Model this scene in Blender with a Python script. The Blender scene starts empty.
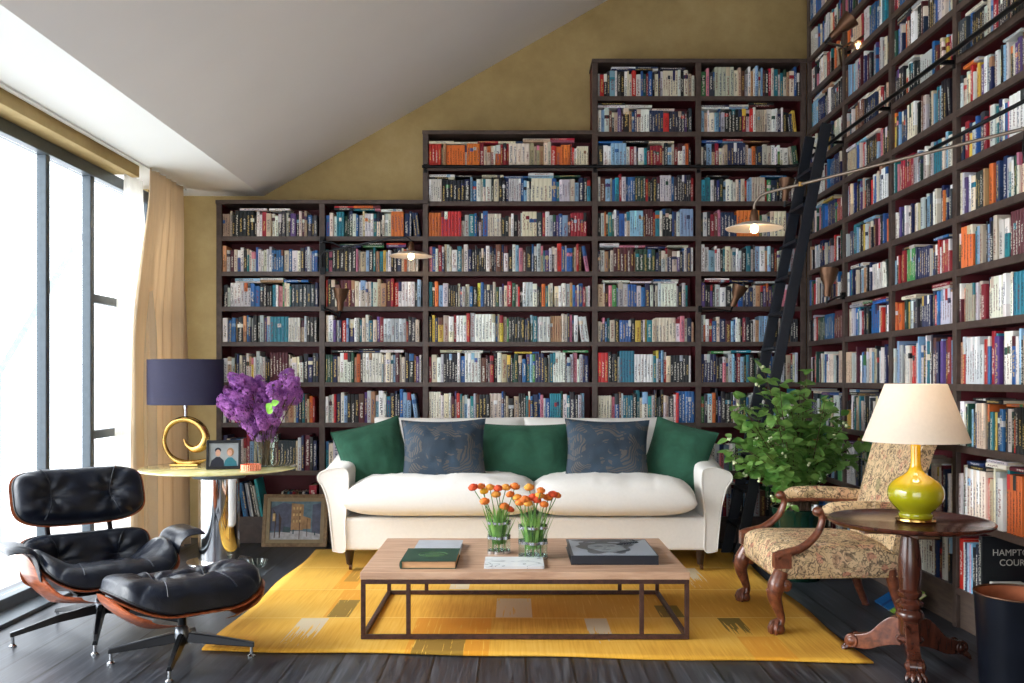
import bpy, bmesh, math, random
from mathutils import Vector, Matrix, noise as mnoise
PI = math.pi
random.seed(7)
COL = bpy.context.scene.collection
F, CX, HY, H = 930.0, 514.0, 379.0, 1.31      # focal length in pixels, vanishing point, eye height
def W(px, py, Y): return Vector(((px-CX)*Y/F, Y, H-(py-HY)*Y/F))
def lin(c):
    return tuple(((v/255)/12.92 if v/255 <= .04045 else ((v/255+.055)/1.055)**2.4) for v in c)
def R(d): return math.radians(d)
def smooth(a, b, t):
    t = max(0, min(1, (t-a)/(b-a))); return t*t*(3-2*t)

# ------------------------------------------------------------------ materials
def nmat(name):
    m = bpy.data.materials.new(name); m.use_nodes = True
    nt = m.node_tree; nt.nodes.clear()
    out = nt.nodes.new('ShaderNodeOutputMaterial'); b = nt.nodes.new('ShaderNodeBsdfPrincipled')
    nt.links.new(b.outputs[0], out.inputs[0])
    return m, nt, b, out
def N(nt, t, **kw):
    n = nt.nodes.new(t)
    for k, v in kw.items():
        if k in n.inputs: n.inputs[k].default_value = v
        else: setattr(n, k, v)
    return n
def coords(nt, scale=(1,1,1), rot=(0,0,0), kind='Object'):
    tc = nt.nodes.new('ShaderNodeTexCoord'); mp = nt.nodes.new('ShaderNodeMapping')
    mp.inputs['Scale'].default_value = scale; mp.inputs['Rotation'].default_value = rot
    nt.links.new(tc.outputs[kind], mp.inputs[0]); return mp.outputs[0]
def mixc(nt, fac, a, b, mode='MIX'):
    n = nt.nodes.new('ShaderNodeMix'); n.data_type = 'RGBA'; n.blend_type = mode
    for i, v in ((0, fac), (6, a), (7, b)):
        if hasattr(v, 'default_value') or hasattr(v, 'is_linked'): nt.links.new(v, n.inputs[i])
        else: n.inputs[i].default_value = v if i == 0 else (tuple(v)+(1,))[:4]
    return n.outputs[2]
def math_(nt, op, a, b=None, clamp=False):
    n = nt.nodes.new('ShaderNodeMath'); n.operation = op; n.use_clamp = clamp
    for i, v in ((0, a), (1, b)):
        if v is None: continue
        if hasattr(v, 'is_linked'): nt.links.new(v, n.inputs[i])
        else: n.inputs[i].default_value = v
    return n.outputs[0]
def ramp(nt, fac, stops):
    n = nt.nodes.new('ShaderNodeValToRGB'); cr = n.color_ramp
    while len(cr.elements) < len(stops): cr.elements.new(.5)
    for e, (p, c) in zip(cr.elements, stops):
        e.position = p; e.color = (tuple(c)+(1,))[:4]
    nt.links.new(fac, n.inputs[0]); return n.outputs[0]
def bump(nt, b, h, strength=.3, dist=.01):
    n = nt.nodes.new('ShaderNodeBump'); n.inputs['Strength'].default_value = strength; n.inputs['Distance'].default_value = dist
    nt.links.new(h, n.inputs['Height']); nt.links.new(n.outputs[0], b.inputs['Normal'])
def plain(name, rgb, rough=.5, metal=0, var=.12, nscale=30, bstr=.0, scale=(1,1,1), coat=0, sheen=0, emit=None, estr=0, spec=None, bd=.005):
    m, nt, b, out = nmat(name)
    c = lin(rgb); co = coords(nt, scale)
    nz = N(nt, 'ShaderNodeTexNoise', Scale=nscale, Detail=4.0); nt.links.new(co, nz.inputs['Vector'])
    c0 = tuple(max(0, x*(1-var)) for x in c); c1 = tuple(min(1, x*(1+var)) for x in c)
    nt.links.new(ramp(nt, nz.outputs[0], [(.3, c0), (.7, c1)]), b.inputs['Base Color'])
    b.inputs['Roughness'].default_value = rough; b.inputs['Metallic'].default_value = metal
    b.inputs['Coat Weight'].default_value = coat; b.inputs['Sheen Weight'].default_value = sheen
    if spec is not None: b.inputs['Specular IOR Level'].default_value = spec
    if bstr: bump(nt, b, nz.outputs[0], bstr, bd)
    if emit: b.inputs['Emission Color'].default_value = lin(emit)+(1,); b.inputs['Emission Strength'].default_value = estr
    return m
def wood(name, c0, c1, rough=.4, scale=(1,1,12), coat=.0, ns=8, bstr=.1):
    m, nt, b, out = nmat(name)
    co = coords(nt, scale); nz = N(nt, 'ShaderNodeTexNoise', Scale=ns, Detail=6.0, Distortion=.6); nt.links.new(co, nz.inputs['Vector'])
    nt.links.new(ramp(nt, nz.outputs[0], [(.3, lin(c0)), (.68, lin(c1))]), b.inputs['Base Color'])
    b.inputs['Roughness'].default_value = rough; b.inputs['Coat Weight'].default_value = coat; b.inputs['Coat Roughness'].default_value = .15
    bump(nt, b, nz.outputs[0], bstr, .004); return m
def glass(name, tint=(1,1,1), rough=0.0, ior=1.45, thin=False):
    m, nt, b, out = nmat(name)
    if thin:
        nt.nodes.remove(b)
        tr = N(nt, 'ShaderNodeBsdfTransparent'); tr.inputs[0].default_value = tint+(1,)
        gl = N(nt, 'ShaderNodeBsdfGlossy', Roughness=.03); lw = N(nt, 'ShaderNodeLayerWeight', Blend=.5)
        class fr: outputs = [math_(nt, 'ADD', .03, math_(nt, 'MULTIPLY', math_(nt, 'POWER', lw.outputs[1], 5.0), .4))]
        mx = nt.nodes.new('ShaderNodeMixShader')
        nt.links.new(fr.outputs[0], mx.inputs[0]); nt.links.new(tr.outputs[0], mx.inputs[1]); nt.links.new(gl.outputs[0], mx.inputs[2])
        nt.links.new(mx.outputs[0], out.inputs[0])
    else:
        b.inputs['Base Color'].default_value = tint+(1,); b.inputs['Transmission Weight'].default_value = 1
        b.inputs['Roughness'].default_value = rough; b.inputs['IOR'].default_value = ior
    return m
def cloth_trans(name, rgb, tr=.5, var=.06, scale=(1,1,1), ns=60, transparent=0):
    m, nt, b, out = nmat(name); nt.nodes.remove(b)
    co = coords(nt, scale); nz = N(nt, 'ShaderNodeTexNoise', Scale=ns, Detail=3.0); nt.links.new(co, nz.inputs['Vector'])
    c = lin(rgb); col = ramp(nt, nz.outputs[0], [(.3, tuple(x*(1-var) for x in c)), (.7, tuple(min(1, x*(1+var)) for x in c))])
    d = N(nt, 'ShaderNodeBsdfDiffuse'); t = N(nt, 'ShaderNodeBsdfTranslucent'); mx = nt.nodes.new('ShaderNodeMixShader')
    nt.links.new(col, d.inputs[0]); nt.links.new(col, t.inputs[0]); mx.inputs[0].default_value = tr
    nt.links.new(d.outputs[0], mx.inputs[1]); nt.links.new(t.outputs[0], mx.inputs[2])
    last = mx.outputs[0]
    if transparent:
        tp = N(nt, 'ShaderNodeBsdfTransparent'); m2 = nt.nodes.new('ShaderNodeMixShader'); m2.inputs[0].default_value = transparent
        nt.links.new(last, m2.inputs[1]); nt.links.new(tp.outputs[0], m2.inputs[2]); last = m2.outputs[0]
    nt.links.new(last, out.inputs[0]); return m

M = {}
M['shelf'] = wood('shelf_brown', (70,57,52), (90,75,68), .45, (3,3,3), ns=6)
M['maroon'] = plain('shelf_maroon', (92,20,30), .6, var=.15, nscale=5)
M['ceiling'] = plain('ceiling_paint', (240,239,241), .9, var=.015, nscale=2)
M['soffit'] = plain('soffit_paint', (244,246,245), .9, var=.01, nscale=2)
M['steel'] = plain('blue_grey_steel', (84,94,102), .4, .2, var=.08)
M['iron'] = plain('rusty_iron', (74,50,44), .55, .5, var=.3, nscale=40, bstr=.2)
M['black'] = plain('black_paint', (16,18,22), .4, .1, var=.1)
M['blackmetal'] = plain('black_metal', (22,23,26), .35, .6, var=.1)
M['blueblack'] = plain('blue_black_ladder', (20,27,38), .45, var=.15)
M['alu'] = plain('cast_aluminium', (120,124,130), .3, .9, var=.05)
M['aludark'] = plain('dark_lacquered_alloy', (20,22,26), .3, .5, var=.1)
M['chrome'] = plain('chrome', (225,228,232), .05, 1, var=.02)
M['silver'] = plain('silver_clamp', (200,204,208), .2, 1, var=.04)
M['gold'] = plain('polished_brass', (205,165,95), .2, 1, var=.12, nscale=6, bstr=.1)
M['bronze'] = plain('aged_bronze', (108,80,62), .4, .85, var=.2, nscale=15)
M['copper'] = plain('copper', (224,140,110), .2, 1, var=.1)
M['white'] = plain('white_linen', (232,229,224), .95, var=.02, nscale=60, bstr=.06, sheen=.2)
M['green'] = plain('green_linen', (34,82,62), .9, var=.16, nscale=14, bstr=.25, sheen=.05, scale=(1,1,5))
M['navyshade'] = plain('navy_shade', (36,35,62), .8, var=.06, nscale=50)
M['rosewood'] = wood('rosewood', (120,56,32), (186,100,58), .3, (14,1.5,14), .3, ns=4)
M['mahog'] = wood('mahogany', (46,22,16), (92,48,34), .25, (6,6,1), .5, ns=5)
M['armwood'] = wood('carved_walnut', (74,36,24), (128,72,48), .32, (4,4,4), .4, ns=9, bstr=.4)
M['oaktop'] = wood('pale_oak', (170,130,104), (206,170,142), .5, (1.2,14,8), 0, ns=4)
M['leather'] = None
M['page'] = plain('page_block', (214,196,168), .9, var=.1, nscale=300, scale=(1,1,1))
M['glass'] = glass('clear_glass', (.98,1,.99))
M['vglass'] = glass('vase_glass', (.93,.97,.95), thin=True)
M['pane'] = glass('window_glass', (.97,.99,1), thin=True)
M['topglass'] = None
M['leafg'] = None
M['stem'] = plain('green_stem', (84,128,58), .6, var=.2)
M['bark'] = plain('brown_twig', (82,60,44), .8, var=.2)
M['potgreen'] = plain('dark_green_glaze', (14,48,36), .15, var=.3, nscale=6, coat=.5)
M['cream_in'] = plain('bulb_glow', (255,240,215), .5, emit=(255,214,160), estr=18)
M['discw'] = plain('white_enamel', (238,226,212), .4, var=.02)
def leather():
    m, nt, b, out = nmat('black_leather')
    co = coords(nt); nz = N(nt, 'ShaderNodeTexNoise', Scale=9.0, Detail=5.0); nt.links.new(co, nz.inputs['Vector'])
    vo = N(nt, 'ShaderNodeTexVoronoi', Scale=260.0); nt.links.new(co, vo.inputs['Vector'])
    nt.links.new(ramp(nt, nz.outputs[0], [(.3, lin((13,17,26))), (.7, lin((22,29,44)))]), b.inputs['Base Color'])
    b.inputs['Roughness'].default_value = .3
    n2 = N(nt, 'ShaderNodeTexNoise', Scale=16.0, Detail=3.0, Distortion=1.2); nt.links.new(co, n2.inputs['Vector'])
    s = math_(nt, 'ADD', math_(nt, 'MULTIPLY', vo.outputs[0], .12), n2.outputs[0]); b.inputs['Specular IOR Level'].default_value = .4; bump(nt, b, s, .3, .010); return m
M['leather'] = leather()
def leafmat(name, c0, c1, tr=.3):
    m, nt, b, out = nmat(name)
    co = coords(nt); nz = N(nt, 'ShaderNodeTexNoise', Scale=14.0, Detail=2.0); nt.links.new(co, nz.inputs['Vector'])
    nt.links.new(ramp(nt, nz.outputs[0], [(.35, lin(c0)), (.65, lin(c1))]), b.inputs['Base Color'])
    b.inputs['Roughness'].default_value = .4
    t = N(nt, 'ShaderNodeBsdfTranslucent'); t.inputs[0].default_value = lin(c1)+(1,)
    mx = nt.nodes.new('ShaderNodeMixShader'); mx.inputs[0].default_value = tr
    nt.links.new(b.outputs[0], mx.inputs[1]); nt.links.new(t.outputs[0], mx.inputs[2]); nt.links.new(mx.outputs[0], out.inputs[0]); return m
M['leaf'] = leafmat('plant_leaf', (70,124,52), (150,190,104))
M['lilac'] = leafmat('lilac_petal', (104,42,128), (196,124,204), .25)
def ochre():
    m, nt, b, out = nmat('ochre_plaster')
    co = coords(nt); nz = N(nt, 'ShaderNodeTexNoise', Scale=1.6, Detail=8.0, Roughness=.7); nt.links.new(co, nz.inputs['Vector'])
    nt.links.new(ramp(nt, nz.outputs[0], [(.3, lin((166,142,92))), (.55, lin((186,162,110))), (.75, lin((200,178,128)))]), b.inputs['Base Color'])
    b.inputs['Roughness'].default_value = .85; bump(nt, b, nz.outputs[0], .1, .01); return m
M['ochre'] = ochre()
def floormat():
    m, nt, b, out = nmat('charred_boards')
    co = coords(nt)
    sp = N(nt, 'ShaderNodeSeparateXYZ'); nt.links.new(co, sp.inputs[0])
    bx = math_(nt, 'DIVIDE', math_(nt, 'ADD', sp.outputs[0], 10.05), .215)
    idx = math_(nt, 'FLOOR', bx); fr = math_(nt, 'FRACT', bx)
    wn = N(nt, 'ShaderNodeTexWhiteNoise', noise_dimensions='1D'); nt.links.new(idx, wn.inputs['W'])
    edge = math_(nt, 'MINIMUM', fr, math_(nt, 'SUBTRACT', 1.0, fr))
    gap = math_(nt, 'LESS_THAN', edge, .028)
    cb = N(nt, 'ShaderNodeCombineXYZ'); nt.links.new(math_(nt, 'MULTIPLY', sp.outputs[0], 26.0), cb.inputs[0])
    nt.links.new(math_(nt, 'ADD', math_(nt, 'MULTIPLY', sp.outputs[1], 1.3), math_(nt, 'MULTIPLY', wn.outputs[0], 37.0)), cb.inputs[1])
    nz = N(nt, 'ShaderNodeTexNoise', Scale=1.6, Detail=6.0, Distortion=.7); nt.links.new(cb.outputs[0], nz.inputs['Vector'])
    c = ramp(nt, nz.outputs[0], [(.3, lin((24,26,32))), (.5, lin((46,50,58))), (.72, lin((86,90,98)))])
    v = math_(nt, 'ADD', .78, math_(nt, 'MULTIPLY', wn.outputs[0], .4))
    vv = N(nt, 'ShaderNodeCombineXYZ'); [nt.links.new(v, vv.inputs[i]) for i in range(3)]
    c = mixc(nt, 1.0, c, vv.outputs[0], 'MULTIPLY'); c = mixc(nt, gap, c, lin((8,8,10)))
    nt.links.new(c, b.inputs['Base Color'])
    nt.links.new(math_(nt, 'ADD', .3, math_(nt, 'MULTIPLY', nz.outputs[0], .25)), b.inputs['Roughness'])
    hh = math_(nt, 'SUBTRACT', math_(nt, 'MULTIPLY', nz.outputs[0], .4), math_(nt, 'MULTIPLY', gap, 2.0)); bump(nt, b, hh, .5, .004)
    return m
M['floor'] = floormat()
def rugmat(name='mustard_kilim'):
    m, nt, b, out = nmat(name)
    co = coords(nt); sp = N(nt, 'ShaderNodeSeparateXYZ'); nt.links.new(co, sp.inputs[0])
    X, Y = sp.outputs[0], sp.outputs[1]
    nb = N(nt, 'ShaderNodeTexNoise', Scale=1.1, Detail=2.0); nt.links.new(co, nb.inputs['Vector'])
    cs = coords(nt, (90, 3, 1)); st = N(nt, 'ShaderNodeTexNoise', Scale=1.0, Detail=3.0); nt.links.new(cs, st.inputs['Vector'])
    mixn = math_(nt, 'ADD', math_(nt, 'MULTIPLY', nb.outputs[0], .75), math_(nt, 'MULTIPLY', st.outputs[0], .3))
    c = ramp(nt, mixn, [(.38, lin((196,138,30))), (.52, lin((222,168,56))), (.66, lin((232,186,84)))])
    def rng(v, a, b2):
        return math_(nt, 'MULTIPLY', math_(nt, 'GREATER_THAN', v, a), math_(nt, 'LESS_THAN', v, b2))
    amber, olive, pale, lem = lin((216,140,16)), lin((112,98,34)), lin((208,196,170)), lin((236,196,92))
    P = [(-1.5,1.7,6.40,7.2,lem,0,.4),(-1.5,-.9,5.74,6.4,lem,0,.35),(-.1,1.64,5.05,5.72,lin((206,148,44)),0,.5),
         (-.52,-.12,4.0,5.05,amber,0,.75),(-.49,-.24,4.0,4.66,olive,0,.75),(-1.15,-1.0,4.52,5.04,pale,1,.9),
         (-1.04,-.9,5.05,5.72,amber,0,.6),(-1.02,-.9,5.06,5.45,olive,0,.8),(-1.12,-.98,5.73,6.3,amber,0,.7),(-1.09,-1.0,5.95,6.4,olive,0,.5),
         (-.40,-.28,5.74,6.1,pale,0,.9),(-.1,.1,5.06,5.5,pale,0,.75),(.38,.5,4.48,5.04,pale,1,.95),(1.1,1.24,5.78,6.38,pale,1,.85),
         (.8,.93,5.06,5.32,olive,0,.85),(1.1,1.22,4.66,5.04,olive,1,.9),(1.12,1.32,4.3,4.68,amber,0,.6),(-1.5,-1.28,4.3,4.7,amber,0,.2)]
    for (x0, x1, y0, y1, cc, fade, op) in P:
        mk = math_(nt, 'MULTIPLY', rng(X, x0, x1), rng(Y, y0, y1))
        t = math_(nt, 'DIVIDE', math_(nt, 'SUBTRACT', Y, y0), (y1-y0)) if fade else math_(nt, 'ADD', .75, math_(nt, 'MULTIPLY', Y, 0))
        sk = math_(nt, 'LESS_THAN', st.outputs[0], math_(nt, 'ADD', .3, math_(nt, 'MULTIPLY', t, .45)))
        c = mixc(nt, math_(nt, 'MULTIPLY', math_(nt, 'MULTIPLY', mk, sk), op), c, cc)
    for ys in (5.05, 5.72, 6.4):
        c = mixc(nt, math_(nt, 'MULTIPLY', rng(Y, ys-.006, ys+.006), .6), c, lin((240,205,120)))
    nt.links.new(c, b.inputs['Base Color']); b.inputs['Roughness'].default_value = .95
    wv = coords(nt, (1,1,1)); w2 = N(nt, 'ShaderNodeTexWave', Scale=60.0); nt.links.new(wv, w2.inputs['Vector'])
    bump(nt, b, math_(nt, 'ADD', st.outputs[0], w2.outputs[1]), .25, .003); return m
M['rug'] = rugmat()
def tapestry():
    m, nt, b, out = nmat('floral_tapestry')
    co = coords(nt); d = N(nt, 'ShaderNodeTexNoise', Scale=7.0, Detail=2.0); nt.links.new(co, d.inputs['Vector'])
    ad = N(nt, 'ShaderNodeVectorMath', operation='MULTIPLY_ADD'); nt.links.new(d.outputs[1], ad.inputs[0]); ad.inputs[1].default_value = (.16,.16,.16); nt.links.new(co, ad.inputs[2])
    v1 = N(nt, 'ShaderNodeTexVoronoi', Scale=15.0); nt.links.new(ad.outputs[0], v1.inputs['Vector'])
    n2 = N(nt, 'ShaderNodeTexNoise', Scale=15.0, Detail=2.0, Distortion=1.6); nt.links.new(co, n2.inputs['Vector'])
    n3 = N(nt, 'ShaderNodeTexNoise', Scale=36.0, Detail=3.0, Distortion=1.8); nt.links.new(co, n3.inputs['Vector'])
    sp = N(nt, 'ShaderNodeSeparateColor'); nt.links.new(v1.outputs['Color'], sp.inputs[0])
    c = ramp(nt, d.outputs[0], [(.35, lin((206,176,134))), (.55, lin((222,194,152))), (.7, lin((210,170,134)))])
    pet = math_(nt, 'LESS_THAN', math_(nt, 'ADD', v1.outputs[0], math_(nt, 'MULTIPLY', n3.outputs[0], .35)), .52)
    pc_ = ramp(nt, sp.outputs[0], [(0, lin((190,116,96))), (.3, lin((216,164,136))), (.5, lin((148,138,98))), (.7, lin((196,140,112))), (1, lin((232,212,178)))])
    c = mixc(nt, math_(nt, 'MULTIPLY', pet, .75), c, pc_)
    vine = math_(nt, 'LESS_THAN', math_(nt, 'ABSOLUTE', math_(nt, 'SUBTRACT', n2.outputs[0], .5)), .021)
    c = mixc(nt, math_(nt, 'MULTIPLY', vine, .8), c, lin((84,66,54)))
    c = mixc(nt, math_(nt, 'MULTIPLY', math_(nt, 'GREATER_THAN', n3.outputs[0], .575), .75), c, lin((88,74,62)))
    nt.links.new(c, b.inputs['Base Color']); b.inputs['Roughness'].default_value = .95; bump(nt, b, n3.outputs[0], .3, .004); return m
M['tapestry'] = tapestry()
def damask():
    m, nt, b, out = nmat('charcoal_damask')
    co = coords(nt); n1 = N(nt, 'ShaderNodeTexNoise', Scale=9.0, Detail=6.0, Distortion=1.5); nt.links.new(co, n1.inputs['Vector'])
    n2 = N(nt, 'ShaderNodeTexNoise', Scale=3.5, Detail=3.0); nt.links.new(co, n2.inputs['Vector'])
    wv = N(nt, 'ShaderNodeTexWave', Scale=55.0, bands_direction='Z'); nt.links.new(co, wv.inputs['Vector'])
    base = ramp(nt, n2.outputs[0], [(.35, lin((38,52,66))), (.6, lin((46,66,84)))])
    g = math_(nt, 'MULTIPLY', math_(nt, 'GREATER_THAN', n1.outputs[0], .53), math_(nt, 'GREATER_THAN', wv.outputs[1], .35))
    c = mixc(nt, math_(nt, 'MULTIPLY', g, .7), base, lin((96,88,80)))
    nt.links.new(c, b.inputs['Base Color']); b.inputs['Roughness'].default_value = .7; bump(nt, b, wv.outputs[1], .15, .003); return m
M['damask'] = damask()
def bookmat():
    m, nt, b, out = nmat('book_cover')
    c = N(nt, 'ShaderNodeVertexColor', layer_name='cover'); k = N(nt, 'ShaderNodeVertexColor', layer_name='ink')
    uv = N(nt, 'ShaderNodeUVMap', uv_map='spine'); sp = N(nt, 'ShaderNodeSeparateXYZ'); nt.links.new(uv.outputs[0], sp.inputs[0])
    seed = math_(nt, 'FLOOR', sp.outputs[0]); u = math_(nt, 'FRACT', sp.outputs[0]); v = sp.outputs[1]
    wn = N(nt, 'ShaderNodeTexWhiteNoise', noise_dimensions='1D'); nt.links.new(seed, wn.inputs['W'])
    s3 = N(nt, 'ShaderNodeSeparateColor'); nt.links.new(wn.outputs[1], s3.inputs[0])
    v0 = math_(nt, 'MULTIPLY', s3.outputs[0], .3); v1 = math_(nt, 'ADD', .62, math_(nt, 'MULTIPLY', s3.outputs[1], .3))
    inb = math_(nt, 'MULTIPLY', math_(nt, 'GREATER_THAN', v, v0), math_(nt, 'LESS_THAN', v, v1))
    inu = math_(nt, 'MULTIPLY', math_(nt, 'GREATER_THAN', u, .28), math_(nt, 'LESS_THAN', u, .72))
    cb = N(nt, 'ShaderNodeCombineXYZ'); nt.links.new(math_(nt, 'MULTIPLY', u, 2.2), cb.inputs[0])
    nt.links.new(math_(nt, 'MULTIPLY', v, 34.0), cb.inputs[1]); nt.links.new(seed, cb.inputs[2])
    nz = N(nt, 'ShaderNodeTexNoise', Scale=1.0, Detail=2.0); nt.links.new(cb.outputs[0], nz.inputs['Vector'])
    txt = math_(nt, 'MULTIPLY', math_(nt, 'MULTIPLY', inb, inu), math_(nt, 'GREATER_THAN', nz.outputs[0], .5))
    col = mixc(nt, math_(nt, 'MULTIPLY', txt, .85), c.outputs[0], k.outputs[0])
    nt.links.new(col, b.inputs['Base Color']); b.inputs['Roughness'].default_value = .45; return m
M['book'] = bookmat()

# ------------------------------------------------------------------ mesh builder
class MB:
    def __init__(s): s.v = []; s.f = []; s.m = []; s.sm = []
    def add(s, vs, fs, mat=0, smooth=False):
        o = len(s.v); s.v += [Vector(p) for p in vs]
        for f in fs: s.f.append([i+o for i in f]); s.m.append(mat); s.sm.append(smooth)
        return s
    def box(s, c, d, rot=None, mat=0):
        x, y, z = (q/2 for q in d)
        vs = [Vector(p) for p in ((-x,-y,-z),(x,-y,-z),(x,y,-z),(-x,y,-z),(-x,-y,z),(x,-y,z),(x,y,z),(-x,y,z))]
        if rot is not None: vs = [rot @ p for p in vs]
        vs = [p+Vector(c) for p in vs]
        return s.add(vs, [(0,3,2,1),(4,5,6,7),(0,1,5,4),(1,2,6,5),(2,3,7,6),(3,0,4,7)], mat)
    def bar(s, a, b, w, d=None, mat=0, up=(0,0,1)):
        a, b = Vector(a), Vector(b); d = d or w; z = (b-a).normalized(); u = Vector(up)
        if abs(z.dot(u)) > .98: u = Vector((0,1,0))
        x = u.cross(z).normalized(); y = z.cross(x)
        return s.box((a+b)/2, (w, d, (b-a).length), Matrix((x, y, z)).transposed(), mat)
    def tube(s, pts, r, n=10, mat=0, caps=True, closed=False, flat=1.0, up=None):
        pts = [Vector(p) for p in pts]; L = len(pts); rs = r if isinstance(r, (list, tuple)) else [r]*L
        prev = None; vs = []
        for i, p in enumerate(pts):
            if closed: t = (pts[(i+1) % L]-pts[i-1]).normalized()
            else: t = (pts[min(i+1, L-1)]-pts[max(i-1, 0)]).normalized()
            if prev is None:
                u = Vector(up) if up else (Vector((0,0,1)) if abs(t.z) < .9 else Vector((1,0,0)))
                a = (u-t*u.dot(t)).normalized()
            else: a = (prev-t*prev.dot(t)).normalized()
            prev = a; b = t.cross(a)
            for k in range(n):
                q = 2*PI*k/n; vs.append(p+(a*math.cos(q)+b*math.sin(q)*flat)*rs[i])
        fs = []
        for i in range(L if closed else L-1):
            j = (i+1) % L
            for k in range(n): fs.append((i*n+k, i*n+(k+1) % n, j*n+(k+1) % n, j*n+k))
        s.add(vs, fs, mat, True)
        if caps and not closed: s.add(vs[:n], [tuple(range(n))[::-1]], mat); s.add(vs[-n:], [tuple(range(n))], mat)
        return s
    def lathe(s, prof, c=(0,0,0), n=32, mat=0, rot=None, sx=1, sy=1, smooth=True):
        vs = []
        for (r, z) in prof:
            for k in range(n):
                q = 2*PI*k/n; p = Vector((r*math.cos(q)*sx, r*math.sin(q)*sy, z))
                if rot is not None: p = rot @ p
                vs.append(p+Vector(c))
        fs = [(i*n+k, i*n+(k+1) % n, (i+1)*n+(k+1) % n, (i+1)*n+k) for i in range(len(prof)-1) for k in range(n)]
        return s.add(vs, fs, mat, smooth)
    def ball(s, c, r, n=12, mat=0, rot=None):
        r = r if isinstance(r, (tuple, list)) else (r, r, r)
        m = max(4, n//2); vs = []; 
        for i in range(m+1):
            a = PI*i/m
            for k in range(n):
                q = 2*PI*k/n; p = Vector((r[0]*math.sin(a)*math.cos(q), r[1]*math.sin(a)*math.sin(q), -r[2]*math.cos(a)))
                if rot is not None: p = rot @ p
                vs.append(p+Vector(c))
        return s.add(vs, [(i*n+k, i*n+(k+1) % n, (i+1)*n+(k+1) % n, (i+1)*n+k) for i in range(m) for k in range(n)], mat, True)
    def prism(s, poly, a, b, axis='y', mat=0, smooth=False):
        def P(p, t):
            return {'y': (p[0], t, p[1]), 'x': (t, p[0], p[1]), 'z': (p[0], p[1], t)}[axis]
        n = len(poly); vs = [P(p, a) for p in poly]+[P(p, b) for p in poly]
        fs = [(i, (i+1) % n, n+(i+1) % n, n+i) for i in range(n)]
        s.add(vs, fs, mat, smooth); s.add(vs[:n], [tuple(range(n))[::-1]], mat); s.add(vs[n:], [tuple(range(n))], mat); return s
    def grid(s, fn, nu, nv, mat=0, wu=False):
        vs = [fn(i/(nu if wu else nu-1), j/(nv-1)) for j in range(nv) for i in range(nu)]
        fs = [(j*nu+i, j*nu+(i+1) % nu, (j+1)*nu+(i+1) % nu, (j+1)*nu+i) for j in range(nv-1) for i in range(nu if wu else nu-1)]
        return s.add(vs, fs, mat, True)
    def xf(s, mtx, start=0):
        for i in range(start, len(s.v)): s.v[i] = mtx @ s.v[i]
        return s
    def build(s, name, mats, parent=None, bevel=0, sub=0, weld=True, loc=None, solid=0, seg=2):
        me = bpy.data.meshes.new(name); me.from_pydata([tuple(p) for p in s.v], [], s.f)
        for m in (mats if isinstance(mats, (list, tuple)) else [mats]): me.materials.append(m)
        me.polygons.foreach_set('material_index', s.m); me.polygons.foreach_set('use_smooth', s.sm)
        if weld:
            bm = bmesh.new(); bm.from_mesh(me); bmesh.ops.remove_doubles(bm, verts=bm.verts, dist=1e-5)
            bmesh.ops.dissolve_degenerate(bm, edges=bm.edges, dist=1e-6)
            bmesh.ops.recalc_face_normals(bm, faces=bm.faces)
            for e in bm.edges:
                if len(e.link_faces) == 2 and e.calc_face_angle(0) > .75: e.smooth = False
            bm.to_mesh(me); bm.free()
        me.update()
        o = bpy.data.objects.new(name, me); COL.objects.link(o)
        if parent is not None: o.parent = parent
        if loc is not None: o.location = loc
        if bevel:
            b = o.modifiers.new('bevel', 'BEVEL'); b.width = bevel; b.segments = seg; b.limit_method = 'ANGLE'; b.angle_limit = R(40)
        if solid:
            b = o.modifiers.new('solid', 'SOLIDIFY'); b.thickness = solid; b.offset = 0
        if sub:
            b = o.modifiers.new('sub', 'SUBSURF'); b.levels = b.render_levels = sub
        return o
def tag(o, label=None, cat=None, group=None, kind=None):
    if label: o['label'] = label
    if cat: o['category'] = cat
    if group: o['group'] = group
    if kind: o['kind'] = kind
    return o
def thing(name, label, cat, loc=(0,0,0), rz=0, group=None):
    o = bpy.data.objects.new(name, None); COL.objects.link(o); o.location = loc; o.rotation_euler = (0,0,rz)
    return tag(o, label, cat, group)
def struct(name, mb, mat, **kw): return tag(mb.build(name, mat, **kw), kind='structure')
def supmap(a, b, n):
    m = max(abs(a), abs(b))
    if m < 1e-6: return 0, 0
    p, q = a/m, b/m; e = (abs(p)**n+abs(q)**n)**(1/n); f = 1/e; g = 1+(f-1)*m**1.5
    return a*g, b*g
def cushion(w, h, T, B=None, k=.0, conc=0.0, p=2, q=.5, n=28, curve=None, disp=None, mb=None, mtx=None, mat=0, sup=None):
    """closed pad: x across, y along, z its normal; T front bulge, B back bulge"""
    B = T if B is None else B; mb = mb or MB(); st = len(mb.v)
    def base(a, b):
        if sup: x, y = supmap(a, b, sup); return x*w/2, y*h/2
        x = a*math.sqrt(1-k*b*b/2); y = b*math.sqrt(1-k*a*a/2)
        x *= 1-conc*(1-b*b); y *= 1-conc*(1-a*a); return x*w/2, y*h/2
    for side, TT in ((1, T), (-1, B)):
        def fn(s, t):
            a = -math.cos(s*PI)*.35+(2*s-1)*.65; b = -math.cos(t*PI)*.35+(2*t-1)*.65
            x, y = base(a, b); e = (max(0, 1-abs(a)**(2*p))*max(0, 1-abs(b)**(2*p)))**q
            z = side*TT*e
            if disp and side > 0: z += disp(x, y)*min(1, e*1.5)
            if curve: z += curve(x, y)
            return Vector((x, y, z))
        mb.grid(fn, n, n, mat)
    if mtx is not None: mb.xf(mtx, st)
    return mb
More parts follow.
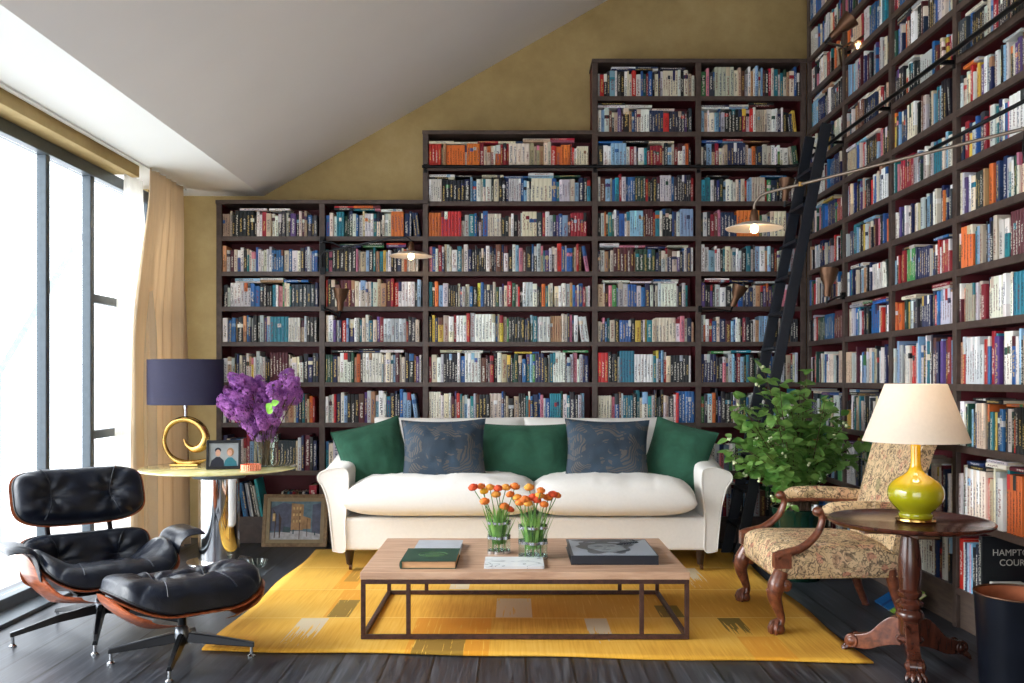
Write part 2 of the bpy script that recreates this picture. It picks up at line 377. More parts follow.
def bez(p0, p1, p2, p3, n=10):
    out = []
    for i in range(n+1):
        t = i/n; out.append(Vector(p0)*(1-t)**3+Vector(p1)*3*t*(1-t)**2+Vector(p2)*3*t*t*(1-t)+Vector(p3)*t**3)
    return out
def spline(pts, n=6):
    pts = [Vector(p) for p in pts]; out = []
    for i in range(len(pts)-1):
        p0 = pts[max(i-1, 0)]; p1 = pts[i]; p2 = pts[i+1]; p3 = pts[min(i+2, len(pts)-1)]
        for j in range(n):
            t = j/n; out.append(.5*((2*p1)+(p2-p0)*t+(2*p0-5*p1+4*p2-p3)*t*t+(3*p1-p0-3*p2+p3)*t**3))
    return out+[pts[-1]]
def lerpl(vals, m):
    out = []
    for i in range(m):
        t = i/(m-1)*(len(vals)-1); k = min(int(t), len(vals)-2); out.append(vals[k]+(vals[k+1]-vals[k])*(t-k))
    return out
def EU(x, y, z): 
    from mathutils import Euler
    return Euler((x, y, z)).to_matrix().to_4x4()
def T(x, y, z): return Matrix.Translation((x, y, z))
# ------------------------------------------------------------------ the setting
YW, YF, XR = 7.68, 7.40, 2.33          # back wall, front of the back shelving, front of the right-hand shelving
SOF = 2.82
XS, XRI = -2.56, -2.07                 # soffit edge, ridge line where the slope starts
sl = (4.44-SOF)/(.776-XRI)
def cz(x): return SOF+(x-XRI)*sl
struct('floor', MB().box((0,3.4,-.05), (6.4,9.0,.1)), M['floor'])
struct('ceiling', MB().prism([(XRI,SOF),(2.9,cz(2.9)),(2.9,cz(2.9)+.12),(XRI,SOF+.15)], -1.2, YW+.1), M['ceiling'])
struct('ceiling_soffit', MB().prism([(-3.05,SOF),(XRI,SOF),(XRI,SOF+.15),(-3.05,SOF+.15)], -1.2, YW+.1), M['soffit'])
struct('wall_back', MB().prism([(-3.1,0),(2.75,0),(2.75,cz(2.75)),(XRI,SOF),(-3.1,SOF)], YW, YW+.1), M['ochre'])
struct('wall_right', MB().prism([(-1.2,0),(YW+.1,0),(YW+.1,5.6),(-1.2,5.6)], 2.63, 2.75, 'x'), M['ochre'])
struct('wall_front_light_block', MB().box((-2.6,-1.25,1.4), (1.0,.1,2.8)).box((2.2,-1.25,2.6), (1.3,.1,5.2)).box((-.25,-1.25,3.95), (3.7,.1,2.3)), M['ochre'])  # unseen wall behind the camera with an opening, added to cut the front light
struct('wall_left', MB().box((-2.86,2.7,2.79), (.26,7.8,.06)).box((-2.92,7.5,1.4), (.14,.5,2.78)).box((-2.92,.2,1.4), (.14,2.7,2.78)), M['ochre'])
struct('trim_1', MB().box((-2.685,2.7,2.78), (.05,7.8,.08)), M['ochre'])
XWN = -2.88
ys = [1.6, 2.9, 4.25, 5.69, 6.29, 7.25]
fr = MB()
fr.box((XWN,4.42,2.72), (.09,5.66,.08)).box((XWN,4.42,.045), (.10,5.66,.09))
for i, y in enumerate(ys): fr.box((XWN,y,1.38), (.06,.05 if i != 4 else .06,2.6))
wn = struct('window_1', fr, M['steel'], bevel=.004)
p = MB()
for a, b in ((6.31,7.22),):
    p.bar((XWN,a,1.86), (XWN,b,1.86), .05, .06); p.bar((XWN,a,.93), (XWN,b,.93), .05, .06)
p.build('transom', M['steel'], wn, bevel=.004)
for a, b in zip(ys[:-1], ys[1:]):
    MB().box((XWN,(a+b)/2,1.385), (.008,b-a-.05,2.58)).build('pane', M['pane'], wn)
struct('trim_2', MB().box((-2.76,4.42,.012), (.16,5.66,.024)), M['steel'], bevel=.003)
# terrace beyond the window
struct('floor_terrace', MB().box((-5.5,4,-.12), (5.1,14,.1)), plain('pale_paving', (232,230,226), .8, var=.03, nscale=3))
t = thing('garden_parasol_frame', 'pale blue-grey angled steel frame on the terrace outside the window', 'outdoor frame', (-4.2,7.55,-.07))
b = MB(); b.bar((0,0,0),(0,0,1.45),.05); b.bar((0,0,1.4),(.55,.3,2.6),.09,.05); b.bar((-.5,-.3,1.4),(.02,0,1.4),.05); b.box((0,0,.01),(.3,.3,.02))
b.build('frame', plain('pale_blue_metal', (176,192,206), .5), t)

# ------------------------------------------------------------------ shelving
zpx = [62.5,98.3,134,168.3,203.5,238.5,273.7,308.8,344,384.5,425,473,519]
ZS = [H+(HY-y)*YF/F for y in zpx]
UP = [ZS[0]+.28*i for i in (3,2,1)]
TH = .036
def xp(px): return (px-CX)*YF/F
def shelf_mb(a, b, z, depth, along='x'):
    m = MB()
    if along == 'x':
        m.box(((a+b)/2, YF+.012, z), (b-a, .024, TH)); m.box(((a+b)/2, YF+.024+(depth-.024)/2, z+.004), (b-a, depth-.024, TH-.012), mat=1)
    else:
        m.box((XR+.012, (a+b)/2, z), (.024, b-a, TH)); m.box((XR+.024+(depth-.024)/2, (a+b)/2, z+.004), (depth-.024, b-a, TH-.012), mat=1)
    return m
DP = .265
CELLS = []     # (wall, a, b, zbottom, ztop, bayname, shelf number)
ORD = ['bottom','second','third','fourth','fifth','sixth','seventh','eighth','ninth','tenth','eleventh','twelfth','thirteenth','fourteenth','fifteenth','sixteenth']
def back_unit(label, posts, own, top, bays, endright=None):
    t = thing('bookcase', label, 'bookcase', (0,0,0), 0, 'fitted brown bookcases lining the library')
    ztop = ZS[top]
    for x in own:
        m = MB().box((x, YF+.012, ztop/2+.01), (.044,.026,ztop+.02)); m.box((x, YF+.024+(DP-.024)/2, ztop/2), (.034,DP-.024,ztop), mat=1)
        m.build('upright', [M['shelf'], M['maroon']], t, bevel=.002)
    a0, b0 = posts[0]-.02, posts[-1]+.02
    MB().box(((posts[0]+posts[-1])/2, YF+DP+.004, ztop/2), (posts[-1]-posts[0], .006, ztop)).build('back_panel', M['maroon'], t)
    MB().box(((posts[0]+posts[-1])/2, YF+.03, (ZS[-1]-.018)/2), (posts[-1]-posts[0]-.03, .02, ZS[-1]-.02)).build('plinth', M['shelf'], t)
    m = MB().box(((posts[0]+posts[-1])/2, YF+DP/2-.004, ztop+.012), (posts[-1]-posts[0]+.05, DP+.02, .03)); m.build('top_board', M['shelf'], t, bevel=.003)
    for a, b, nm in zip(posts[:-1], posts[1:], bays):
        for k in range(top+1, len(ZS)):
            shelf_mb(a+.02, b-.02, ZS[k], DP).build('shelf', [M['shelf'], M['maroon']], t)
            zt = ZS[k-1]-TH/2 if k-1 > top else ztop-.004
            CELLS.append(('b', a+.024, b-.024, ZS[k]+TH/2-.002, zt, nm, len(ZS)-1-k))
    return t
P1 = [xp(219), xp(322), xp(425.5)]; P2 = [xp(425.5), xp(595)]; P3 = [xp(595), xp(698.5), xp(803.5)]
back_unit('low two-bay brown bookcase at the left end of the back wall', P1, P1[:2], 4, ['leftmost bay of back wall','second bay of back wall'])
back_unit('single wide-bay brown bookcase in the middle of the back wall', P2, P2[:1], 2, ['wide middle bay'])
back_unit('tallest two-bay brown bookcase on the back wall, beside the corner', P3, P3, 0, ['fourth bay of back wall','back wall bay by ladder'])
YB = [7.375, 6.58, 5.763, 4.92, 4.09, 3.26]
t = thing('bookcase', 'floor-to-ceiling brown bookcase covering the right-hand wall', 'bookcase', (0,0,0), 0, 'fitted brown bookcases lining the library')
ZR = UP+ZS
for y in YB:
    m = MB().box((XR+.012, y, ZR[0]/2+.02), (.026,.044,ZR[0]+.04)); m.box((XR+.024+(DP-.024)/2, y, ZR[0]/2), (DP-.024,.034,ZR[0]), mat=1)
    m.build('upright', [M['shelf'], M['maroon']], t, bevel=.002)
MB().box((XR+DP+.004, (YB[0]+YB[-1])/2, ZR[0]/2), (.006, YB[0]-YB[-1], ZR[0])).build('back_panel', M['maroon'], t)
MB().box((XR+.03, (YB[0]+YB[-1])/2, (ZS[-1]-.018)/2), (.02, YB[0]-YB[-1], ZS[-1]-.02)).build('plinth', wood('plinth_wood', (72,60,54), (104,88,78), .5, (1,1,9)), t)
MB().box((XR+DP/2, (YB[0]+YB[-1])/2, ZR[0]+.012), (DP, YB[0]-YB[-1]+.05, .03)).build('top_board', M['shelf'], t)
NB = ['corner bay of right wall','second bay from corner, right wall','third bay from corner, right wall','nearest bay of right wall','offscreen bay']
for (a, b, nm) in zip(YB[:-1], YB[1:], NB):
    for k in range(1, len(ZR)):
        shelf_mb(b+.02, a-.02, ZR[k], DP, 'y').build('shelf', [M['shelf'], M['maroon']], t)
        if nm != 'offscreen bay': CELLS.append(('r', a-.024, b+.024, ZR[k]+TH/2-.002, ZR[k-1]-TH/2 if k > 1 else ZR[0]-.01, nm, len(ZR)-1-k))

# ------------------------------------------------------------------ books
PAL = [('white',(236,236,232),20),('cream',(226,216,196),12),('pale grey',(196,200,204),10),('beige',(196,178,152),4),('black',(22,25,32),14),
       ('charcoal',(50,54,64),5),('navy',(28,42,86),9),('blue',(38,96,160),8),('pale blue',(140,180,210),6),('teal',(34,124,140),6),
       ('dark green',(34,76,60),3),('green',(64,136,76),1.5),('crimson',(150,28,46),5),('red',(198,44,42),4),('orange',(220,116,50),2.5),
       ('yellow',(222,190,76),1.5),('brown',(102,66,50),3),('tan',(180,140,104),2.5),('purple',(90,62,128),3),('pink',(214,128,150),2.5),('maroon',(84,26,40),3)]
PD = {n: c for n, c, w in PAL}
def pick(sub=None):
    L = [(n, c, w) for n, c, w in PAL if sub is None or n in sub]
    n, c, w = random.choices(L, [w for _, _, w in L])[0]
    j = random.uniform(.88, 1.1); return n, tuple(max(0, min(255, v*j+random.uniform(-7, 7))) for v in c)
BSEED = [1]
def book_geo(t, h, d, col, bands, ink, mtx):
    """covers as a C section extruded up the spine, page block set back; returns verts, faces, cover colours, ink, uv, material"""
    bd = min(.0028, t*.2); r = min(.004, t*.25)
    sec = [(0,d),(0,r),(t*.25,r*.25),(t*.75,r*.25),(t,r),(t,d),(t-bd,d),(t-bd,r+bd),(bd,r+bd),(bd,d)]
    lv = [0]+[q for q, _ in bands]+[h]; cs = [col]
    for _, c in bands: cs.append(c)
    n = len(sec); V = [(x, y, z) for z in lv for x, y in sec]; FF = []; C = []; U = []; MI = []
    BSEED[0] += 1; sd = BSEED[0] % 997
    us = {1: .02, 2: .25, 3: .75, 4: .98}
    for i in range(len(lv)-1):
        for k in range(n):
            k2 = (k+1) % n; FF.append((i*n+k, i*n+k2, (i+1)*n+k2, (i+1)*n+k)); C.append(cs[i]); MI.append(0)
            if k in (1,2,3): U.append([(sd+us[k], lv[i]/h), (sd+us[k2], lv[i]/h), (sd+us[k2], lv[i+1]/h), (sd+us[k], lv[i+1]/h)])
            else: U.append([(0.01, -2)]*4)
    L = len(lv)-1
    FF.append(tuple(range(n))[::-1]); C.append(cs[0]); U.append([(0.01,-2)]*n); MI.append(0)
    FF.append(tuple(L*n+i for i in range(n))); C.append(cs[-1]); U.append([(0.01,-2)]*n); MI.append(0)
    o = len(V); x0, x1, y0, y1, z0, z1 = bd, t-bd, r+bd, d-.004, .003, h-.004
    V += [(x0,y0,z0),(x1,y0,z0),(x1,y1,z0),(x0,y1,z0),(x0,y0,z1),(x1,y0,z1),(x1,y1,z1),(x0,y1,z1)]
    for f in ((0,3,2,1),(4,5,6,7),(2,3,7,6)): FF.append(tuple(o+q for q in f)); C.append((222,210,186)); U.append([(0.01,-2)]*4); MI.append(0)
    return [mtx @ Vector(p) for p in V], FF, C, ink, U
def books_mesh(name, items):
    V = []; FF = []; C = []; K = []; U = []
    for it in items:
        v, f, c, ink, u = book_geo(*it); o = len(V); V += v; FF += [tuple(i+o for i in q) for q in f]
        for cc, uu in zip(c, u):
            l = lin(cc)+(1,); kk = lin(ink)+(1,)
            for q in uu: C.extend(l); K.extend(kk); U.extend(q)
    me = bpy.data.meshes.new(name); me.from_pydata([tuple(p) for p in V], [], FF); me.materials.append(M['book'])
    for nm, dat in (('cover', C), ('ink', K)):
        a = me.color_attributes.new(nm, 'FLOAT_COLOR', 'CORNER'); a.data.foreach_set('color', dat)
    uvl = me.uv_layers.new(name='spine'); uvl.data.foreach_set('uv', U); me.update(); return me
BOOKS = []   # dict(item, area, label..)
def proj(p): return (CX+p.x*F/p.y, HY+(H-p.z)*F/p.y)
OCC = [(330,421,720,560),(728,375,850,520),(840,420,875,520),(867,384,970,441),(880,441,950,520),(855,438,930,580),(833,503,990,534),(972,588,1024,683),(222,378,298,436),(145,358,222,408),(140,430,290,475),(262,493,328,560),(195,470,240,560),(745,440,860,560),(727,215,785,240)]
LAD = lambda x, y: 120 < y < 560 and (abs(x-(828-(y-125)*.2)) < 5 or abs(x-(808-(y-142)*.2)) < 5)
def visible(c):
    x, y = proj(c)
    if not (0 < x < 1022 and 2 < y < 681): return False
    if any(a < x < cc and b < y < d for a, b, cc, d in OCC) or LAD(x, y): return False
    return True
NUMW = ['first','second','third','fourth','fifth','sixth','seventh','eighth','ninth','tenth','eleventh','twelfth','thirteenth','fourteenth','fifteenth','sixteenth','seventeenth','eighteenth','nineteenth','twentieth']
def ordw(i):
    if i < 20: return NUMW[i]
    tens = {2:'twenty',3:'thirty',4:'forty',5:'fifty',6:'sixty',7:'seventy'}; n = i+1
    if n % 10 == 0: return {3:'thirtieth',4:'fortieth',5:'fiftieth',6:'sixtieth',7:'seventieth'}[n//10]
    return tens[n//10]+'-'+NUMW[n % 10-1]
def dark(c): return sum(c) < 300
def put(cell, s, t, h, d, back, lean, name, col, idx, flat=None, z=None, bands=None, ink=None):
    wall, a, b, z0, z1, bay, sh = cell
    # local frame: x along shelf (left to right as seen), y into shelf, z up
    fr = Matrix(((1,0,0,a),(0,1,0,YF),(0,0,1,0),(0,0,0,1))) if wall == 'b' else Matrix(((0,1,0,XR),(-1,0,0,a),(0,0,1,0),(0,0,0,1)))
    zz = z0 if z is None else z
    if flat: mt = fr @ T(s, back, zz+t) @ Matrix.Rotation(PI/2, 4, 'Y')
    elif lean > 0: mt = fr @ T(s, back, zz) @ Matrix.Rotation(-lean, 4, 'Y')
    elif lean < 0: mt = fr @ T(s, back, zz) @ Matrix.Rotation(-lean, 4, 'Y') @ T(-t, 0, 0)
    else: mt = fr @ T(s, back, zz)
    if bands is None:
        bands = []
        r = random.random()
        if r < .12: bands = [(h*random.uniform(.15,.3), pick()[1]), ]; bands.append((bands[0][0]+h*.02, col)) ; bands = [(h*random.uniform(.6,.8), pick()[1])]
        elif r < .24: q = h*random.uniform(.55,.72); bands = [(q, pick()[1]), (q+h*.14, col)]
        elif r < .32: bands = [(h*random.uniform(.25,.45), tuple(min(255, v*1.25) for v in col))]
    if ink is None: ink = random.choice([(236,232,220),(220,190,110),(236,232,220)]) if dark(col) else random.choice([(30,30,36),(120,30,30),(30,50,100)])
    c = mt @ Vector((t/2, 0, h/2)); n = F*F/(c.y**2) if wall == 'b' else F*F*c.x/c.y**3
    BOOKS.append(dict(item=(t,h,d,col,bands,ink), m=mt, area=t*h*n*(1 if visible(c) else 0), col=name, t=t, h=h, flat=flat, idx=idx, bay=bay, sh=sh, wall=wall, px=proj(c)))
WARM = ['orange','red','crimson','cream','tan','yellow','beige','pink']; COOL = ['blue','teal','white','pale blue','navy','pale grey','black','dark green','cream']
def fill(cell, a=0.0, b=None, tmax=None, style=None, flats=None, hh=None):
    wall, A, B, z0, z1, bay, sh = cell
    Lw = abs(B-A); b = Lw if b is None else b; ch = z1-z0
    big = ch > .3
    base = hh or (ch*random.uniform(.78,.9) if not big else random.uniform(.23,.29))
    if flats is None: flats = random.random() < (.5 if sh > 8 or big else .4)
    if flats: base = min(base, ch-.055)
    s = a+.002; idx = 0; tall = []; run = 0; ser = None; lead = 0
    leanfrom = b-random.uniform(.05,.13) if random.random() < .28 and b-a > .4 else 9
    while True:
        if run <= 0:
            if random.random() < .1: run = random.randint(3, 6); ser = (pick(style), base*random.uniform(.88,1.04), random.uniform(.016,.032), random.uniform(.004,.02))
            else: run = 1; ser = None
        run -= 1
        if ser: (nm, col), h, t, bk = ser
        else:
            nm, col = pick(style); h = min(base*random.choice([random.uniform(.86,1.0), random.uniform(.93,1.08), random.uniform(.8,.92)]), ch-.012)
            t = random.choice([random.uniform(.012,.022), random.uniform(.018,.032), random.uniform(.024,.045)])
            if big: t *= 1.1
            bk = random.uniform(.004,.03)
        h = min(h, ch-(.05 if flats else .012)); d = min(.235, h*random.uniform(.66,.74))
        if s >= leanfrom and not big:
            an = lead or R(random.uniform(6,11)); h *= .95
            xs = s if lead else s+h*math.sin(an)
            lead = an
            if xs+t/math.cos(an) > b-.004: break
            put(cell, xs, t, h, d, bk, an, nm, col, idx); tall.append((xs-h*math.sin(an), xs+t, z0+h, True)); s = xs+t/math.cos(an)+.001; idx += 1; continue
        if s+t > b-.003: break
        put(cell, s, t, h, d, bk, 0, nm, col, idx); tall.append((s, s+t, z0+h, False)); s += t+random.uniform(.0005,.0015); idx += 1
    if flats:
        x = a+(.004 if flats == 'full' else random.uniform(0,.15)); k = 0
        while x < s-.2 and k < (99 if flats == 'full' else 7):
            L = random.uniform(.15,.22); cov = [q[2] for q in tall if q[0] < x+L and q[1] > x]
            if not cov or any(q[3] for q in tall if q[0] < x+L and q[1] > x): break
            zt = max(cov)+.001
            for kk in range(random.choice([1,1,2])):
                t = random.uniform(.012,.022)
                if zt+t > z1-.003: break
                nm, col = pick(style); put(cell, x, t, L, .14, random.uniform(.0,.02), 0, nm, col, k, flat=kk+1, z=zt); zt += t+.0005
            x += L+(.003 if flats == 'full' else random.choice([.004,.004,.02,.25])); k += 1
for c in CELLS:
    wall, a, b, z0, z1, bay, sh = c
    if bay == 'leftmost bay of back wall' and sh == 0:
        L = b-a
        s = .01
        fill(c, 0, .10, flats=False)
        s = .13
        for i, (nm, col, t, h) in enumerate([('blue',(30,110,170),.034,.27),('navy',(40,70,110),.02,.26),('pale grey',(140,150,165),.03,.27),('white',(214,214,210),.012,.26),('black',(28,30,32),.022,.28),('pale grey',(190,190,186),.018,.25),('teal',(38,164,172),.022,.30)]):
            put(c, s+t, t, h, .2, .01, R(9)+i*.006, nm, col, 9+i, bands=[]); s += t+.003
        for i in range(9):
            nm, col = pick(); t = random.uniform(.013,.03); put(c, .435+i*.024, min(t,.022), .2, .15, .03, -R(13), nm, col, 20+i)
        put(c, L-.082, .062, .25, .22, .008, 0, 'crimson', (176,24,52), 30, bands=[(.04,(196,186,178)),(.075,(176,24,52))])
    elif bay == 'wide middle bay' and sh == 9: fill(c, style=WARM, flats='full', hh=.185)
    elif bay == 'wide middle bay' and sh == 8: fill(c, style=COOL, flats='full', hh=.19)
    elif bay in ('fourth bay of back wall','back wall bay by ladder') and sh in (10, 9): fill(c, flats='full', hh=.19)
    elif bay == 'nearest bay of right wall' and sh == 0:
        L = a-b; s = .012
        for nm, col, t, h in [('red',(196,44,34),.045,.262),('white',(220,222,222),.012,.25),('navy',(36,54,92),.022,.25),('pale blue',(166,196,222),.024,.255),('pink',(206,158,186),.016,.25),('pale blue',(120,176,212),.016,.26),('black',(22,24,28),.03,.24),('navy',(26,40,62),.026,.26)]:
            put(c, s, t, h, .21, .006, 0, nm, col, int(s*50), bands=[]); s += t+.001
        HC = (c, s+.004)
    elif bay == 'third bay from corner, right wall' and sh == 0: fill(c, .02, .8, style=['black','charcoal','navy','white','maroon'], flats=False)
    else: fill(c)
BOOKS.sort(key=lambda q: -q['area'])
lab = set()
SZ = lambda q: ('thick' if q['t'] > .034 else 'slim' if q['t'] < .018 else 'mid-sized')
SHN = lambda sh: ('bottom shelf' if sh == 0 else ORD[sh]+' shelf up')
nsolo = 0; rest = []
for q in BOOKS:
    if nsolo < 285 and q['area'] > 0:
        if q['flat']:
            l = '%s %s book lying flat, %s along the %s, %s' % (SZ(q), q['col'], ordw(q['idx']), SHN(q['sh']), q['bay'])
            if q['flat'] == 2: l = l.replace('lying flat', 'lying second-layer flat')
        else: l = '%s %s book, %s from left, %s, %s' % (SZ(q), q['col'], ordw(q['idx']), SHN(q['sh']), q['bay'])
        if l in lab: rest.append(q); continue
        lab.add(l); nsolo += 1
        t, h, d, col, bands, ink = q['item']
        o = bpy.data.objects.new('book', books_mesh('book', [(t, h, d, col, bands, ink, Matrix())])); COL.objects.link(o); o.matrix_world = q['m']
        tag(o, l, 'book', 'books on the %s, %s' % (SHN(q['sh']), q['bay']))
    else: rest.append(q)
o = bpy.data.objects.new('shelved_books', books_mesh('shelved_books', [q['item']+(q['m'],) for q in rest])); COL.objects.link(o)
tag(o, 'rows of many-coloured books filling the library shelves on both walls', 'books', None, 'stuff')
# the book standing cover-out on the bottom shelf
c, s0 = HC
def text_mb(body, size, mat, parent, mtx, name='lettering', bold=0.0):
    cu = bpy.data.curves.new(name, 'FONT'); cu.body = body; cu.size = size; cu.extrude = .0006; cu.offset = bold; cu.align_x = 'LEFT'
    tmp = bpy.data.objects.new('tmp', cu); COL.objects.link(tmp); bpy.context.view_layer.update()
    me = bpy.data.meshes.new_from_object(tmp.evaluated_get(bpy.context.evaluated_depsgraph_get())); bpy.data.objects.remove(tmp)
    me.materials.clear(); me.materials.append(mat); o = bpy.data.objects.new(name, me); COL.objects.link(o); o.parent = parent; o.matrix_local = mtx; return o
t_, h_, d_ = .032, .31, .25
yb = c[1]-s0
o = bpy.data.objects.new('book', books_mesh('book', [(t_, h_, d_, (24,30,34), [], (24,30,34), Matrix())])); COL.objects.link(o)
o.matrix_world = Matrix(((0,1,0,XR+.006),(-1,0,0,yb),(0,0,1,c[3]),(0,0,0,1)))
tag(o, 'tall dark book with pale HAMPTON COURT lettering, on bottom shelf above the bin', 'book', 'books on the bottom shelf, nearest bay of right wall')
ink = plain('pale_ink', (206,206,196), .6)
# cover faces the camera (local +x); text runs along +y of the book
cm = lambda y, z: Matrix(((0,0,1,t_+.0006),(1,0,0,y),(0,1,0,z),(0,0,0,1)))
text_mb('HAMPTON', .045, ink, o, cm(.055,.215)); text_mb('COURT', .045, ink, o, cm(.09,.165))
text_mb('HAMPTON COURT', .026, ink, o, Matrix(((0,1,0,.008),(0,0,-1,-.0006),(-1,0,0,.29),(0,0,0,1))))
for i, (nm, cc, t, L, dy) in enumerate([('navy',(34,52,76),.03,.26,.0),('pale grey',(170,176,180),.02,.25,.01),('charcoal',(50,54,60),.026,.24,.005),('white',(214,214,210),.014,.22,.02)]):
    o = bpy.data.objects.new('book', books_mesh('book', [(t, .22, L*.7, cc, [], (230,230,224), Matrix())])); COL.objects.link(o)
    zz = c[3]+sum(v[2] for v in [(0,0,.03),(0,0,.02),(0,0,.026),(0,0,.014)][:i])+.001*i
    o.matrix_world = Matrix.Translation((XR+.01+dy, yb-t_-.03, zz+t)) @ Matrix.Rotation(-PI/2, 4, 'Z') @ Matrix.Rotation(PI/2, 4, 'Y')
    tag(o, ['navy book lying at the bottom of the small pile behind the bin','pale grey book lying second from bottom in the pile behind the bin','charcoal book lying second from top in the pile behind the bin','thin white book lying on top of the small pile behind the bin'][i], 'book', 'pile of flat books on the bottom shelf')
# colourful book leaning on the plinth beneath the armchair
o = bpy.data.objects.new('book', books_mesh('book', [(.022,.27,.21,(24,104,176),[(.10,(30,60,130)),(.13,(24,104,176)),(.22,(150,190,70))],(236,236,220), Matrix())])); COL.objects.link(o)
o.matrix_world = T(2.115,5.46,.008) @ Matrix.Rotation(R(58), 4, 'Y') @ Matrix(((1,0,0,0),(0,0,-1,0),(0,1,0,0),(0,0,0,1)))
tag(o, 'bright blue and green book leaning near the floor under the armchair', 'book')

# ------------------------------------------------------------------ ladder rail and ladder
zr = 2.985
t = thing('ladder_rail', 'thin black metal rail running along both walls of bookcases', 'rail', (0,0,0))
c1 = MB().tube([(xp(423),YF-.07,zr),(2.12,YF-.07,zr),(2.2,YF-.09,zr),(2.24,YF-.16,zr),(2.245,3.9,zr)], .013, 10).build('rail_tube', M['blackmetal'], t)
for x in P2[:1]+P3[:2]+[2.1]: MB().bar((x,YF-.075,zr),(x,YF+.004,zr),.02).box((x,YF-.002,zr),(.03,.006,.07)).build('bracket', M['blackmetal'], t)
for y in YB[1:]: MB().bar((2.24,y,zr),(XR+.004,y,zr),.02).box((XR-.002,y,zr),(.006,.03,.07)).build('bracket', M['blackmetal'], t)
t = thing('library_ladder', 'tall blue-black wooden library ladder leaning on the rail in the corner', 'ladder', (1.585,6.775,0))
ft, tp = Vector((0,0,0)), Vector((.63,0,3.12))
for dy in (-.185, .185):
    MB().bar((0,dy,0),(tp.x,dy,tp.z),.075,.03,up=(0,1,0)).build('stile', M['blueblack'], t, bevel=.004)
for k in range(1, 12):
    q = k*.255/3.12; p = ft.lerp(tp, q)
    MB().box((p.x-.0,0,p.z),(.10,.345,.022)).build('tread', M['blueblack'], t, bevel=.003)
for dy in (-.185,.185):
    q = (zr+.03)/3.12; p = ft.lerp(tp, q); MB().tube([(p.x-.02,dy,p.z),(p.x+.03,dy,p.z+.03),(p.x+.07,dy,p.z+.02),(p.x+.08,dy,p.z-.035)], .011, 8).build('hook', M['blackmetal'], t)
    MB().lathe([(.001,-.012),(.035,-.012),(.035,.012),(.001,.012)], (.02,dy+(.03 if dy > 0 else -.03),.035), 18, rot=Matrix.Rotation(PI/2,3,'X')).build('wheel', M['blackmetal'], t)

# ------------------------------------------------------------------ swing-arm lamps and cone spots
def disc_lamp(t, c, r, em=True):
    b = Vector(c)
    MB().lathe([(.012,.012),(r*.5,.006),(r,-.022),(r,-.026),(r*.5,.0),(.012,.004)], b, 40).build('lamp_shade', M['discw'], t)
    MB().lathe([(.001,.085),(.014,.085),(.02,.075),(.024,.045),(.026,.012),(.024,0),(.001,0)], b, 20).build('lamp_holder', M['bronze'], t)
    MB().ball(b-Vector((0,0,.026)), (.023,.023,.027), 16).build('bulb', M['cream_in'], t)
    l = bpy.data.lights.new('lamp_glow', 'POINT'); l.energy = 9; l.color = (1,.72,.45); l.shadow_soft_size = .03
    o = bpy.data.objects.new('lamp_glow', l); COL.objects.link(o); o.location = b-Vector((0,0,.09))
# left lamp
t = thing('swing_arm_lamp', 'small disc-shade swing-arm lamp on the left end bookcase', 'wall lamp', W(322,255,7.34), 0, 'swing-arm lamps fixed to the bookcases')
o0 = W(322,255,7.34)
MB().box((0,.03,.0),(.045,.02,.30)).box((0,.01,.11),(.03,.04,.03)).box((0,.01,-.08),(.03,.04,.03)).build('wall_bracket', M['blackmetal'], t, bevel=.002)
a1 = W(390,238,7.2)-o0; e1 = W(411,238,7.1)-o0; d1 = W(411,253,7.1)-o0
MB().tube([(0,-.01,-.09),(0,-.015,-.01),(.02,-.02,.02),tuple(a1),tuple(e1-Vector((.03,0,-.004))),tuple(e1+Vector((0,0,-.02))),tuple(d1+Vector((0,0,.08)))], .008, 8).build('arm', M['blackmetal'], t)
MB().tube([(0,0,.11),(.1,-.03,.09),tuple(a1*.35)], .005, 6).build('brace', M['blackmetal'], t)
st = len(bpy.data.objects); disc_lamp(t, d1, .165)
# large lamp at the right
E = Vector((1.39,5.38,2.37)); Wm = Vector((2.3,3.98,2.41))
t = thing('swing_arm_lamp', 'long brass-armed disc-shade lamp reaching out from the right wall before the ladder', 'wall lamp', tuple(Wm), 0, 'swing-arm lamps fixed to the bookcases')
e = E-Wm
MB().box((.015,0,.08),(.03,.045,.5)).build('wall_bracket', M['blackmetal'], t, bevel=.003)
u = e.normalized()
MB().tube([(0,0,0),tuple(e-u*.10),tuple(e-u*.05+Vector((0,0,-.008))),tuple(e-u*.012+Vector((0,0,-.035))),tuple(e+Vector((0,0,-.06))),tuple(e+Vector((0,0,-.085)))], .0085, 10).build('arm', plain('aged_steel_tube',(128,116,104),.3,.8), t)
MB().tube([(0,0,.15),tuple(e*.34+Vector((0,0,.008)))], .010, 8).build('brace', M['blackmetal'], t)
MB().lathe([(.001,-.012),(.013,-.012),(.013,.012),(.001,.012)], tuple(e*.80+Vector((0,0,-.001))), 12).build('joint', M['gold'], t)
MB().tube(spline([(-.02,.02,.27),(-.06,.05,.1),(-.1,.04,-.12),(-.06,.02,-.22),(-.01,0,-.2)], 6), .004, 6).build('cable', M['black'], t)
disc_lamp(t, e+Vector((0,0,-.165)), .163)
